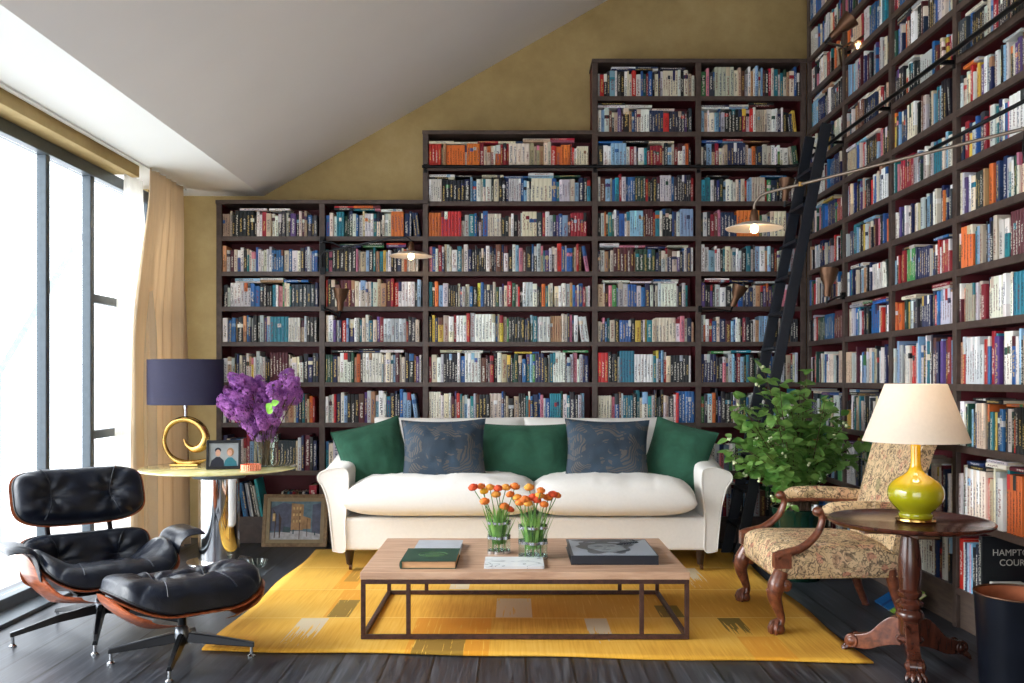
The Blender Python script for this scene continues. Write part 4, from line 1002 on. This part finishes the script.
patch('figure', (60,84,92), [[(-.1,.115),(-.04,.11),(-.035,.15),(-.09,.16)],[(-.02,.1),(-.01,.1),(-.01,.135),(-.02,.135)],[(.15,.09),(.16,.09),(.16,.12),(.15,.12)]], 4)
patch('window', (222,196,140), [[(x,z),(x+.012,z),(x+.012,z+.02),(x,z+.02)] for x in (-.02,.005,.03) for z in (.19,.24,.29)]+[[(-.18,.2),(-.16,.2),(-.16,.26),(-.18,.26)]], 5)
# ------------------------------------------------------------------ lounge chair and ottoman
def bowl(w, dish=.06, pw=2.4):
    return lambda x, y: dish*abs(2*x/w)**pw
def btn(pts, dep=.035, s=.05, n=7, amp=.007):
    def f(x, y):
        z = 0
        for bx, by in pts:
            dx, dy = x-bx, y-by; d = math.hypot(dx, dy); z -= dep*math.exp(-(d/s)**2)
            z += amp*math.cos(n*math.atan2(dy, dx)+bx*9)*math.exp(-((d-s*1.3)/(s*1.1))**2)
        z += .004*mnoise.noise(Vector((x*14, y*14, w_seed[0])))
        return z
    return f
w_seed = [1]
def pad_with_shell(parent, w, h, Tk, mtx, curve, buttons, k=.12, shell_name='plywood_shell', over=1.05, n=44, seams=(), sd=1, shell_off=-.012, sup=5):
    w_seed[0] = sd
    sh = cushion(w*over, h*over, .007, .007, sup=sup, p=4, q=.3, n=36, curve=lambda x, y: curve(x/over, y)+shell_off)
    sh.xf(mtx).build(shell_name, M['rosewood'], parent)
    # dark gasket edge
    cu = cushion(w, h, Tk, .012, sup=sup, p=2.2, q=.45, n=n, curve=curve, disp=buttons)
    c = cu.xf(mtx).build('leather_cushion', M['leather'], parent)
    e = []
    for i in range(64):
        a = 2*PI*i/64; ca, sa = math.cos(a), math.sin(a); mxx = max(abs(ca), abs(sa)); u, v = ca/mxx, sa/mxx
        x, y = supmap(u, v, sup); x *= w/2; y *= h/2; e.append(mtx @ Vector((x, y, curve(x, y)+.003)))
    MB().tube(e, .005, 6, closed=True).build('piping', M['black'], c)
    m = MB()
    for bx, by in (seams or []):
        pass
    return c
def seam_line(parent, pts, mtx, w, h, Tk, curve, disp, k, r=.0032):
    """welt sewn across a cushion, following its crown"""
    P = []
    for x, y in pts:
        a, b_ = 2*x/w, 2*y/h
        e = (max(0,1-abs(a)**4.4)*max(0,1-abs(b_)**4.4))**.45; P.append(mtx @ Vector((x, y, Tk*e+disp(x, y)*min(1, e*1.5)+curve(x, y)+.001)))
    MB().tube(P, r, 6).build('welt', M['leather'], parent)
def star(t, n, a0, Lr, hub_z, foot_r=.018, hubtop=.30):
    MB().lathe([(.001,hub_z-.045),(.03,hub_z-.045),(.036,hub_z-.01),(.03,hub_z+.03),(.02,hub_z+.04),(.001,hub_z+.04)], (0,0,0), 20).build('hub', M['alu'], t)
    MB().lathe([(.001,hub_z+.03),(.019,hub_z+.03),(.019,hubtop),(.001,hubtop)], (0,0,0), 20).build('column', M['aludark'], t)
    for k in range(n):
        a = a0+2*PI*k/n; d = Vector((math.cos(a), math.sin(a), 0)); s = Vector((-d.y, d.x, 0))
        P = []
        for r, z, wv, hv in ((.025,hub_z,.024,.038),(Lr*.5,hub_z-.026,.020,.030),(Lr,.062,.013,.014)):
            c = d*r+Vector((0,0,z)); P += [c-s*wv-Vector((0,0,hv)), c+s*wv-Vector((0,0,hv)), c+s*wv*.55+Vector((0,0,.006)), c-s*wv*.55+Vector((0,0,.006))]
        m = MB(); m.add(P, [(i*4+j, i*4+(j+1) % 4, i*4+4+(j+1) % 4, i*4+4+j) for i in range(2) for j in range(4)]+[(3,2,1,0),(8,9,10,11)])
        lg = m.build('leg', M['aludark'], t, bevel=.003)
        c = d*(Lr-.012)
        MB().bar(d*.04+Vector((0,0,hub_z+.0085)), d*Lr+Vector((0,0,.0695)), .013, .003).build('polished_top', M['alu'], lg)
        MB().lathe([(.001,0),(foot_r,0),(foot_r,.006),(.008,.014),(.007,.055),(.001,.055)], c, 16).build('glide', M['silver'], lg)
TH0 = R(40)
lc = thing('lounge_chair', 'black leather lounge chair with rosewood shells on a star base by the window', 'armchair', (-2.13,4.80,0), TH0)
star(lc, 5, R(-70)-TH0, .42, .145, hubtop=.235)
MB().box((0,0,.235),(.30,.26,.012)).build('seat_mount', M['aludark'], lc, bevel=.003)
# seat: z is the pad normal, y points to the front edge after the turn
def MT(x, y, z, tilt): return T(x, y, z) @ EU(R(tilt),0,0)
cs_ = lambda x, y: (.09+.09*smooth(-.28,.02,y))*(max(0, abs(x)/.32-.42)/.58)**1.8
bs = btn([(-.13,.02),(.13,.02)], .022, .06)
ms = MT(0,-.06,.262,-9)
seat = pad_with_shell(lc, .64, .56, .115, ms, cs_, bs, sup=4.5, sd=2, over=1.04)
for x in (-.13,.13): seam_line(seat, [(x*(1+.25*abs(q)),q*.26) for q in [i/10-1 for i in range(21)]], ms, .64,.56,.115,cs_,bs,.16)
cb_ = lambda x, y: .05*abs(x/.32)**2.2
bb = btn([(-.15,-.01),(.15,-.01)], .035, .055)
mb_ = MT(0,.27,.352,68)
back = pad_with_shell(lc, .64, .27, .07, mb_, cb_, bb, sup=5, sd=5)
for x in (-.15,.15): seam_line(back, [(x*(1+.3*q*q),q*.12) for q in [i/10-1 for i in range(21)]], mb_, .64,.27,.07,cb_,bb,.16)
mh = MT(0,.43,.665,66)
head = pad_with_shell(lc, .66, .31, .095, mh, cb_, bb, sup=4, sd=9)
for x in (-.15,.15): seam_line(head, [(x*(1+.3*q*q),q*.14) for q in [i/10-1 for i in range(21)]], mh, .66,.31,.095,cb_,bb,.20)
for x in (-.16,.16): MB().tube(spline([(x,.35,.34),(x,.385,.46),(x,.43,.56),(x,.47,.66)],5), .014, 8, flat=.5).build('back_bracket', M['aludark'], lc)
# armrests: folded pads on rosewood cheeks
for sg in (-1, 1):
    prof = spline([(.325,0,.335),(.335,0,.40),(.35,0,.455),(.385,0,.482),(.44,0,.488),(.475,0,.483)], 5)
    m = MB(); n = len(prof)
    def af(u, v, off):
        i = u*(n-1); p = prof[int(round(i))]; a = prof[max(0,int(round(i))-1)]; b2 = prof[min(n-1,int(round(i))+1)]; tg_ = (b2-a).normalized(); nn = Vector((-tg_.z,0,tg_.x))
        yy = (v-.5)*(.30+.05*u)-.02; edge = min(1, (1-abs(2*v-1)**4)+.15)*min(1, (1-abs(2*u-1)**6)+.2)
        q = p+nn*off*edge; return Vector((q.x*sg, yy-.01, q.z))
    m.grid(lambda u, v: af(u, v, .022), n, 16); m.grid(lambda u, v: af(u, v, -.008), n, 16)
    for v in (0,1): m.grid(lambda u, q: af(u, v, -.008+.03*q), n, 2)
    for u in (0,1): m.grid(lambda v, q: af(u, v, -.008+.03*q), 16, 2)
    ar = m.build('armrest', M['leather'], lc)
for sg in (-1, 1):
    def sdf(u, v, off):
        y = .17-.50*u; f = max(0, (-.06-y)/.27); x = .362-.17*f**1.7
        zl = .215+.012*f; zh = .445-.175*smooth(.0,.85,f); z = zl+(zh-zl)*v
        x -= .10*(1-v)**2.2; return Vector((sg*(x+off), y, z))
    m = MB(); m.grid(lambda u, v: sdf(u, v, 0), 26, 12); m.grid(lambda u, v: sdf(u, v, -.010), 26, 12)
    for u in (0, 1): m.grid(lambda v, q: sdf(u, v, -.010*q), 12, 2)
    for v in (0, 1): m.grid(lambda u, q: sdf(u, v, -.010*q), 26, 2)
    m.build('side_shell', M['rosewood'], lc)
ot = thing('ottoman', 'black leather ottoman with rosewood shell on a four-star base', 'footstool', (-1.545,4.33,0), TH0)
star(ot, 4, R(190)-TH0, .325, .125, hubtop=.25)
MB().box((0,0,.25),(.24,.24,.012)).build('seat_mount', M['aludark'], ot, bevel=.003)
co_ = lambda x, y: .12*max(0, abs(x)/.33-.35)**1.7*2.0*0+.075*abs(x/.33)**2.2
bo = btn([(-.12,.0),(.12,.0)], .040, .06, 8, .009)
mo = MT(0,0,.272,-3); dz_ = lambda x, y: .09*(max(0, abs(x)/.33-.35)/.65)**1.8
oc = pad_with_shell(ot, .66, .56, .135, mo, dz_, bo, sup=3.6, sd=13)
for x in (-.12,.12): seam_line(oc, [(x*(1+.3*q*q),q*.26) for q in [i/10-1 for i in range(21)]], mo, .66,.56,.135,dz_,bo,.3)

for sg in (-1, 1):
    def osf(u, v, off):
        y = .262*math.sin((u-.5)*PI); sx = .345*(1-min(1, abs(y/.285))**3.6)**(1/3.6)
        zh = .345-.09*abs(y/.285)**3; zl = .205+.03*abs(y/.285)**2; x = sx-.13*(1-v)**2.0
        return Vector((sg*(x+off), y, zl+(zh-zl)*v))
    m = MB(); m.grid(lambda u, v: osf(u, v, 0), 26, 12); m.grid(lambda u, v: osf(u, v, -.010), 26, 12)
    for u in (0, 1): m.grid(lambda v, q: osf(u, v, -.010*q), 12, 2)
    for v in (0, 1): m.grid(lambda u, q: osf(u, v, -.010*q), 26, 2)
    m.build('side_shell', M['rosewood'], ot)

# ------------------------------------------------------------------ carved armchair, local -y is its front
ac = thing('armchair', 'carved wooden armchair upholstered in faded floral tapestry', 'armchair', (1.69,5.09,RZ*0), R(-90))
TP = M['tapestry']
def seatf(m):
    st_ = len(m.v)
    def fn(u, v):
        x = (u*2-1); y = v
        hw = .355-.045*y; X = x*hw; Yv = -.345+y*.62
        return X, Yv, x, y
    # top crown
    def top(u, v):
        X, Yv, x, y = fn(u, v); e = (max(0,1-x**4)*max(0,1-(2*y-1)**6))**.5; return Vector((X, Yv, .405+.06*e+.004*mnoise.noise(Vector((X*12,Yv*12,0)))))
    m.grid(top, 28, 28)
    def side(s_, q):
        a = s_*4; k = int(a) % 4; f = a-int(a)
        u, v = [(f,0),(1,f),(1-f,1),(0,1-f)][k]; X, Yv, x, y = fn(u, v)
        cab = .012*math.sin(PI*q); c = Vector((0,-.03,0)); d = Vector((X,Yv,0))-c; d.normalize(); return Vector((X+d.x*cab, Yv+d.y*cab, .29+.115*q))
    m.grid(side, 112, 6, wu=True); m.add([side(i/112, 0) for i in range(112)], [tuple(range(112))[::-1]])
    return m
seat = seatf(MB()).build('seat', TP, ac)
def backf(u, v, side):
    z = .30+.77*v; hw = .295+.035*v-.02*(v > .96); x = (2*u-1)*hw
    yb_ = .25+.205*v**1.15; top = -.035*abs(2*u-1)**3*smooth(.8,1,v)
    crown = (max(0,1-abs(2*u-1)**6)*max(0,1-abs(2*v-1)**8))**.5
    return Vector((x, yb_-.035*side*(.55+.45*crown)+(0 if side > 0 else .03), z+top))
m = MB(); m.grid(lambda u, v: backf(u, v, 1), 24, 28); m.grid(lambda u, v: backf(u, v, -1), 24, 28)
for u in (0, 1): m.grid(lambda v, q: backf(u, v, 1).lerp(backf(u, v, -1), q), 28, 3)
for v in (0, 1): m.grid(lambda u, q: backf(u, v, 1).lerp(backf(u, v, -1), q), 24, 3)
bk = m.build('backrest', TP, ac)
nail = plain('brass_nail', (190,160,110), .3, .9)
m = MB()
for i in range(30): m.ball((-.352+.704*i/29, -.358, .297), .0045, 6)
for sg in (-1, 1):
    for i in range(27): m.ball((sg*(.3625-.045*i/26), -.345+.62*i/26, .297), .0045, 6)
m.build('nail_trim', nail, seat)
m = MB()
for sg in (-1, 1):
    for i in range(34):
        v = i/33; p = backf(1 if sg > 0 else 0, v, 1); m.ball((p.x+sg*.002, p.y+.012, p.z), .0045, 6)
m.build('nail_trim', nail, bk)
for sg in (-1, 1):
    # padded arm and swept carved support
    m = MB(); pth = spline([(sg*.335,-.11,.625),(sg*.34,-.06,.645),(sg*.34,.08,.65),(sg*.33,.22,.645),(sg*.315,.33,.64)], 6)
    m.tube(pth, lerpl([.024,.036,.038,.036,.03], len(pth)), 14, flat=.85); m.build('arm_pad', TP, ac)
    sp_ = spline([(sg*.335,-.125,.635),(sg*.337,-.115,.585),(sg*.342,-.15,.51),(sg*.348,-.23,.445),(sg*.35,-.33,.415),(sg*.35,-.355,.40)], 7)
    m = MB(); m.tube(sp_, lerpl([.026,.022,.024,.027,.03,.034], len(sp_)), 12, flat=.8); m.ball((sg*.335,-.135,.632), (.03,.03,.026), 14)
    m.box((sg*.35,-.325,.385),(.055,.085,.075))
    ar = m.build('arm_support', M['armwood'], ac, bevel=.004)
    under = spline([(sg*.335,-.12,.605),(sg*.34,.1,.612),(sg*.32,.33,.60)],5); MB().tube(under, .016, 10).build('arm_rail', M['armwood'], ac)
    # cabriole front leg with scroll and ball-and-claw foot
    lp = spline([(sg*.345,-.325,.33),(sg*.352,-.352,.26),(sg*.352,-.362,.20),(sg*.35,-.340,.13),(sg*.35,-.328,.09),(sg*.35,-.336,.06)], 8)
    m = MB(); m.tube(lp, lerpl([.036,.046,.036,.024,.020,.024], len(lp)), 14)
    for yy in (-.30,): m.lathe([(.001,-.034),(.02,-.034),(.03,-.028),(.03,.028),(.02,.034),(.001,.034)], (sg*.352,-.312,.262), 18, rot=Matrix.Rotation(PI/2,3,'Y')); m.ball((sg*(.352+.034),-.312,.262), (.006,.012,.012), 10); m.ball((sg*(.352-.034),-.312,.262), (.006,.012,.012), 10)
    for i in range(5):
        a = -.8+i*.4; m.tube([(sg*.352+.03*math.sin(a),-.365,.29),(sg*.352+.034*math.sin(a),-.398+.02*abs(a),.235),(sg*.352+.012*math.sin(a),-.385,.17)], [.004,.009,.003], 6)
    lg = m.build('front_leg', M['armwood'], ac)
    m = MB(); bc = Vector((sg*.35,-.345,.036)); m.ball(bc, (.036,.036,.033), 16)
    for i in range(4):
        a = R(-90+(-60+i*40)); d = Vector((math.cos(a), math.sin(a), 0)); m.tube([bc+Vector((0,.005,.045)), bc+d*.03+Vector((0,0,.03)), bc+d*.042+Vector((0,0,.004)), bc+d*.038+Vector((0,0,-.022)), bc+d*.036+Vector((0,0,-.032))], [.014,.013,.012,.009,.003], 8)
    m.build('claw_foot', M['armwood'], lg)
    lp = spline([(sg*.29,.25,.33),(sg*.295,.28,.2),(sg*.30,.315,.09),(sg*.305,.35,.012)], 6)
    m = MB(); m.tube(lp, lerpl([.036,.028,.022,.019], len(lp)), 10); m.lathe([(.001,0),(.022,0),(.022,.012),(.001,.012)], (sg*.305,.35,0.001), 12); m.build('rear_leg', M['armwood'], ac)
MB().box((0,-.31,.30),(.62,.05,.03)).box((0,.25,.30),(.54,.05,.05)).build('rail', M['armwood'], ac, bevel=.004)

# ------------------------------------------------------------------ tripod table with the yellow-green lamp
TX, TY, TZ = 1.825, 4.29, .66
tt = thing('tripod_table', 'dark mahogany round tripod table with turned column and claw feet', 'side table', (TX,TY,0))
MB().lathe([(.001,TZ-.024),(.31,TZ-.024),(.345,TZ-.02),(.36,TZ-.01),(.362,TZ-.002),(.356,TZ+.003),(.345,TZ+.001),(.335,TZ-.006),(.001,TZ-.006)], (0,0,0), 72).build('tabletop', M['mahog'], tt)
MB().box((0,0,TZ-.042),(.44,.07,.034)).box((0,0,TZ-.042),(.10,.40,.03)).build('bearer', M['mahog'], tt, bevel=.003)
cp = [(.001,.13),(.045,.13),(.05,.15),(.05,.20),(.058,.212),(.062,.225),(.056,.24),(.045,.25),(.058,.265),(.060,.28),(.046,.292),(.040,.30),(.052,.315),(.054,.33),(.044,.342),(.046,.36),(.052,.42),(.05,.48),(.042,.55),(.036,.585),(.05,.595),(.052,.60),(.052,TZ-.058),(.001,TZ-.058)]
MB().lathe(cp, (0,0,0), 36).build('column', M['mahog'], tt)
MB().lathe([(.001,.10),(.055,.10),(.065,.115),(.055,.13),(.001,.13)], (0,0,0), 30).build('collar', M['mahog'], tt)
for a in (138, 252, 15):
    d = Vector((math.cos(R(a)), math.sin(R(a)), 0)); s = Vector((-d.y, d.x, 0)); m = MB()
    pr = spline([(.03,0,.20),(.075,0,.205),(.12,0,.175),(.18,0,.115),(.235,0,.095),(.27,0,.085),(.285,0,.06),(.27,0,.035),(.235,0,.03),(.18,0,.035),(.12,0,.06),(.07,0,.075),(.03,0,.08)],4)
    vs = []
    for t_ in (-.028,.028): vs += [d*p.x+s*t_+Vector((0,0,p.z)) for p in pr]
    n = len(pr); m.add(vs, [(i,(i+1) % n,n+(i+1) % n,n+i) for i in range(n)]+[tuple(range(n))[::-1], tuple(range(n,2*n))])
    for q in (-1, 1): 
        c = d*.262+Vector((0,0,.06)); rt = Vector((0,0,1)).rotation_difference(s*q).to_matrix(); m.lathe([(.034,.026),(.030,.038),(.022,.034),(.016,.040),(.008,.044),(.001,.044)], c, 20, rot=rt)
    lg = m.build('leg', M['mahog'] if a != 138 else M['armwood'], tt, bevel=.004)
    m = MB(); c = d*.255+Vector((0,0,.022))
    for i in range(4):
        e = d*math.cos(R(-42+i*28))+s*math.sin(R(-42+i*28)); m.tube([c+Vector((0,0,.02)), c+e*.035+Vector((0,0,.012)), c+e*.055+Vector((0,0,-.004)), c+e*.062+Vector((0,0,-.016))], [.014,.014,.011,.004], 8)
    m.build('paw_foot', M['mahog'], lg)
def yg():
    m, nt, b_, out = nmat('yellow_green_glaze'); co = coords(nt); sp = N(nt,'ShaderNodeSeparateXYZ'); nt.links.new(co, sp.inputs[0])
    nz = N(nt,'ShaderNodeTexNoise',Scale=7.0,Detail=3.0); nt.links.new(co, nz.inputs['Vector'])
    z = math_(nt,'ADD',math_(nt,'MULTIPLY',sp.outputs[2],1.0/.40),math_(nt,'MULTIPLY',nz.outputs[0],.06))
    nt.links.new(ramp(nt, z, [(.10,lin((150,150,24))),(.38,lin((172,166,20))),(.52,lin((206,168,20))),(.75,lin((232,176,26)))]), b_.inputs['Base Color']); b_.inputs['Roughness'].default_value = .12; b_.inputs['Coat Weight'].default_value = .8; b_.inputs['Coat Roughness'].default_value = .05; return m
t = thing('table_lamp', 'yellow-green glazed gourd table lamp with cream cone shade on the tripod table', 'table lamp', (1.853,4.29,TZ-.005))
MB().lathe([(.001,0),(.082,0),(.09,.006),(.088,.014),(.08,.018),(.001,.018)], (0,0,0), 40).build('base', M['gold'], t)
pr = [(.001,.0185),(.072,.0185),(.076,.026),(.074,.036),(.068,.040),(.078,.05),(.10,.072),(.118,.098),(.123,.125),(.119,.152),(.104,.178),(.08,.198),(.052,.215),(.034,.232),(.025,.255),(.0215,.29),(.021,.36),(.001,.36)]
prs = spline([(p[0],0,p[1]) for p in pr[5:]], 4)
MB().lathe([(p[0],p[1]) for p in pr[:5]]+[(p.x,p.z) for p in prs], (0,0,0), 56).build('body', yg(), t)
MB().lathe([(.001,.36),(.012,.36),(.012,.385),(.018,.39),(.018,.44),(.001,.44)], (0,0,0), 20).build('socket', M['gold'], t)
shm = cloth_trans('cream_shade', (250,240,226), .3, .02)
m = MB(); m.lathe([(.233,.368),(.231,.368),(.132,.632),(.134,.632),(.233,.368)], (0,0,0), 72); m.build('lamp_shade', shm, t)
m = MB(); [m.bar((0,0,.60),(.133*math.cos(a),.133*math.sin(a),.625),.004) for a in (0,2.09,4.19)]; m.bar((0,0,.44),(0,0,.62),.006); m.build('shade_frame', M['gold'], t)
MB().ball((0,0,.48),(.03,.03,.04),14).build('bulb', plain('warm_bulb',(255,236,205),.5,emit=(255,214,160),estr=3), t)
l = bpy.data.lights.new('bulb_light','POINT'); l.energy = 1.6; l.color = (1,.88,.74); l.shadow_soft_size = .06; o = bpy.data.objects.new('bulb_light', l); COL.objects.link(o); o.location = (1.853,4.29,TZ+.56)

# ------------------------------------------------------------------ waste bin
t = thing('waste_bin', 'tall black metal waste bin with a rusty inside beside the right-hand bookcase', 'bin', (2.105,3.87,0))
MB().lathe([(.001,.001),(.148,.001),(.15,.006),(.174,.412),(.176,.416),(.172,.418),(.1715,.414)], (0,0,0), 56).build('body', plain('bin_black', (16,20,30), .32, .3, var=.3, nscale=8), t)
MB().lathe([(.1712,.414),(.1475,.01),(.001,.01)], (0,0,0), 56).build('lining', plain('rusty_inside', (150,84,52), .7, .2, var=.4, nscale=10), t)
MB().tube([(.174*math.cos(2*PI*i/56),.174*math.sin(2*PI*i/56),.418) for i in range(56)], .004, 8, closed=True).build('rim', M['bronze'], t)

# ------------------------------------------------------------------ potted shrub
QX, QY = 1.88, 6.10
t = thing('potted_shrub', 'bushy green leafy shrub in a dark green pot behind the armchair', 'plant', (QX,QY,0))
MB().lathe([(.001,.001),(.12,.001),(.128,.012),(.165,.25),(.18,.42),(.19,.45),(.19,.47),(.175,.47),(.165,.42),(.001,.41)], (0,0,0), 48).build('pot', M['potgreen'], t)
MB().lathe([(.001,.425),(.167,.425)], (0,0,0), 30).build('soil', plain('soil',(40,28,22),.95,var=.4,nscale=60), t)
rnd = random.Random(11); BUD = plain('cream_bud',(216,222,180),.7)
o0 = Vector((QX,QY,0)); br = MB(); lf = MB(); bd = MB()
tips = [(762,368),(806,374),(757,385),(740,400),(775,395),(745,425),(730,440),(800,395),(825,400),(815,420),(845,425),(862,440),(735,462),(755,455),(770,440),(790,430),(830,445),(850,460),(760,480),(780,500),(745,475),(785,470),(810,465),(835,430),(800,450),(775,415),(752,410),(865,452),(820,480),(766,380),(803,384),(842,415),(728,452),(740,448),(795,490),(812,440),(768,428),(738,415),(772,465),(792,412),(756,440),(780,385),(790,505),(825,412)]
tips = tips+[(x+rnd.uniform(-14,14), y+rnd.uniform(-8,16)) for x, y in tips[:24] if 735 < x < 850 and y > 385]
for i, (px, py) in enumerate(tips):
    Y = QY+rnd.uniform(-.30,.27); tip = W(px, py, Y)-o0; st_ = Vector((rnd.uniform(-.06,.06), rnd.uniform(-.06,.06), .42))
    mid = st_.lerp(tip, .5)+Vector((rnd.uniform(-.05,.05), rnd.uniform(-.05,.05), .12 if tip.z > .7 else .25))
    P = bez(st_, Vector((st_.x, st_.y, max(tip.z*.5,.55))), mid, tip, 12); br.tube(P, lerpl([.006,.0018], 13), 5)
    for j in range(4, 13):
        for q in range(2 if j < 8 else 3):
            d = Vector((rnd.uniform(-1,1), rnd.uniform(-1,.8), rnd.uniform(-.35,.6))); L = rnd.uniform(.06,.10); up_ = Vector((rnd.uniform(-.4,.4), rnd.uniform(-.9,0), 1))
            leaf_geo(lf, P[j]+Vector((rnd.uniform(-.012,.012),rnd.uniform(-.012,.012),rnd.uniform(-.012,.012))), d, up_, L, L*rnd.uniform(.68,.88))
    if i % 2 == 0:
        bd = MB()
        for q in range(4): bd.ball(tip+Vector((rnd.uniform(-.012,.012),rnd.uniform(-.012,.012),rnd.uniform(-.01,.014))), rnd.uniform(.006,.011), 8)
        bd.build('flower_bud', BUD, t)
br.build('branches', M['bark'], t); lf.build('foliage', M['leaf'], t, weld=False)

# ------------------------------------------------------------------ curtains
def curtain(name, y0, y1, amp, n, xt, xb, zt, mat, label, spread=0, ph=0):
    m = MB()
    def fn(u, v):
        z = .012+(zt-.012)*v; s = smooth(1.5, 2.75, z)
        a = u*n*2*PI+ph+.8*math.sin(u*9+z*.7)
        y = y0+(y1-y0)*u; mid = (y0+y1)/2; y = mid+(y-mid)*(1+spread*(1-v)**2)+.25*amp*math.sin(a*2)
        x = xb+.16*u*u+(xt-(xb+.16*u*u))*s+amp*(.55+.45*(1-v)+(.0))*math.sin(a)+.012*mnoise.noise(Vector((u*6, z*1.5, 3)))
        return Vector((x, y, z))
    m.grid(fn, n*16, 40); o = m.build(name, mat, solid=.002); return tag(o, label, 'curtain')
M['curtain'] = cloth_trans('buff_linen', (226,208,182), .45, .05, (60,60,.4), 1.5)
M['sheer'] = cloth_trans('white_sheer', (240,238,232), .6, .02, transparent=.35)
curtain('curtain', 6.60, 7.33, .036, 6, -2.60, -2.72, 2.812, M['curtain'], 'floor-length buff linen curtain gathered at the end of the window')
curtain('sheer_curtain', 6.52, 6.86, .015, 5, -2.74, -2.80, 2.77, M['sheer'], 'narrow white sheer curtain hanging beside the linen one', ph=1)
tr = thing('curtain_track', 'slim pale ceiling track carrying the curtains', 'curtain track', (-2.62,4.9,2.815))
MB().box((0,0,-.002),(.03,5.0,.010)).build('track', M['soffit'], tr)

# ------------------------------------------------------------------ light, camera
sc = bpy.context.scene
w = bpy.data.worlds.new('World'); sc.world = w; w.use_nodes = True; nt = w.node_tree; nt.nodes.clear()
tc = nt.nodes.new('ShaderNodeTexCoord'); sp = nt.nodes.new('ShaderNodeSeparateXYZ'); nt.links.new(tc.outputs['Generated'], sp.inputs[0])
bg = nt.nodes.new('ShaderNodeBackground'); out = nt.nodes.new('ShaderNodeOutputWorld')
cr = ramp(nt, math_(nt, 'ADD', math_(nt, 'MULTIPLY', sp.outputs[0], -.5), .5), [(0, (.50,.525,.57)), (.45, (.61,.64,.69)), (1, (1.5,1.53,1.58))])
nt.links.new(cr, bg.inputs[0]); bg.inputs[1].default_value = 2.6; nt.links.new(bg.outputs[0], out.inputs[0])
l = bpy.data.lights.new('daylight_sun', 'SUN'); l.energy = 2.6; l.angle = R(40); l.color = (1,.98,.95); o = bpy.data.objects.new('daylight_sun', l); COL.objects.link(o)
o.rotation_euler = Vector((1,.25,-.55)).to_track_quat('-Z', 'Y').to_euler()
cam = bpy.data.cameras.new('camera'); co = bpy.data.objects.new('camera', cam); COL.objects.link(co); sc.camera = co
cam.sensor_width = 36; cam.lens = 36*F/1024; co.location = (0,0,H); co.rotation_euler = (PI/2,0,0)
cam.shift_x = -(CX-512)/1024; cam.shift_y = (HY-341.5)/1024; cam.clip_start = .05
sc.view_settings.view_transform = 'Standard'; sc.view_settings.look = 'None'; sc.view_settings.gamma = 1; sc.view_settings.exposure = .75
sc.cycles.transparent_max_bounces = 24
sc.view_settings.use_curve_mapping = False
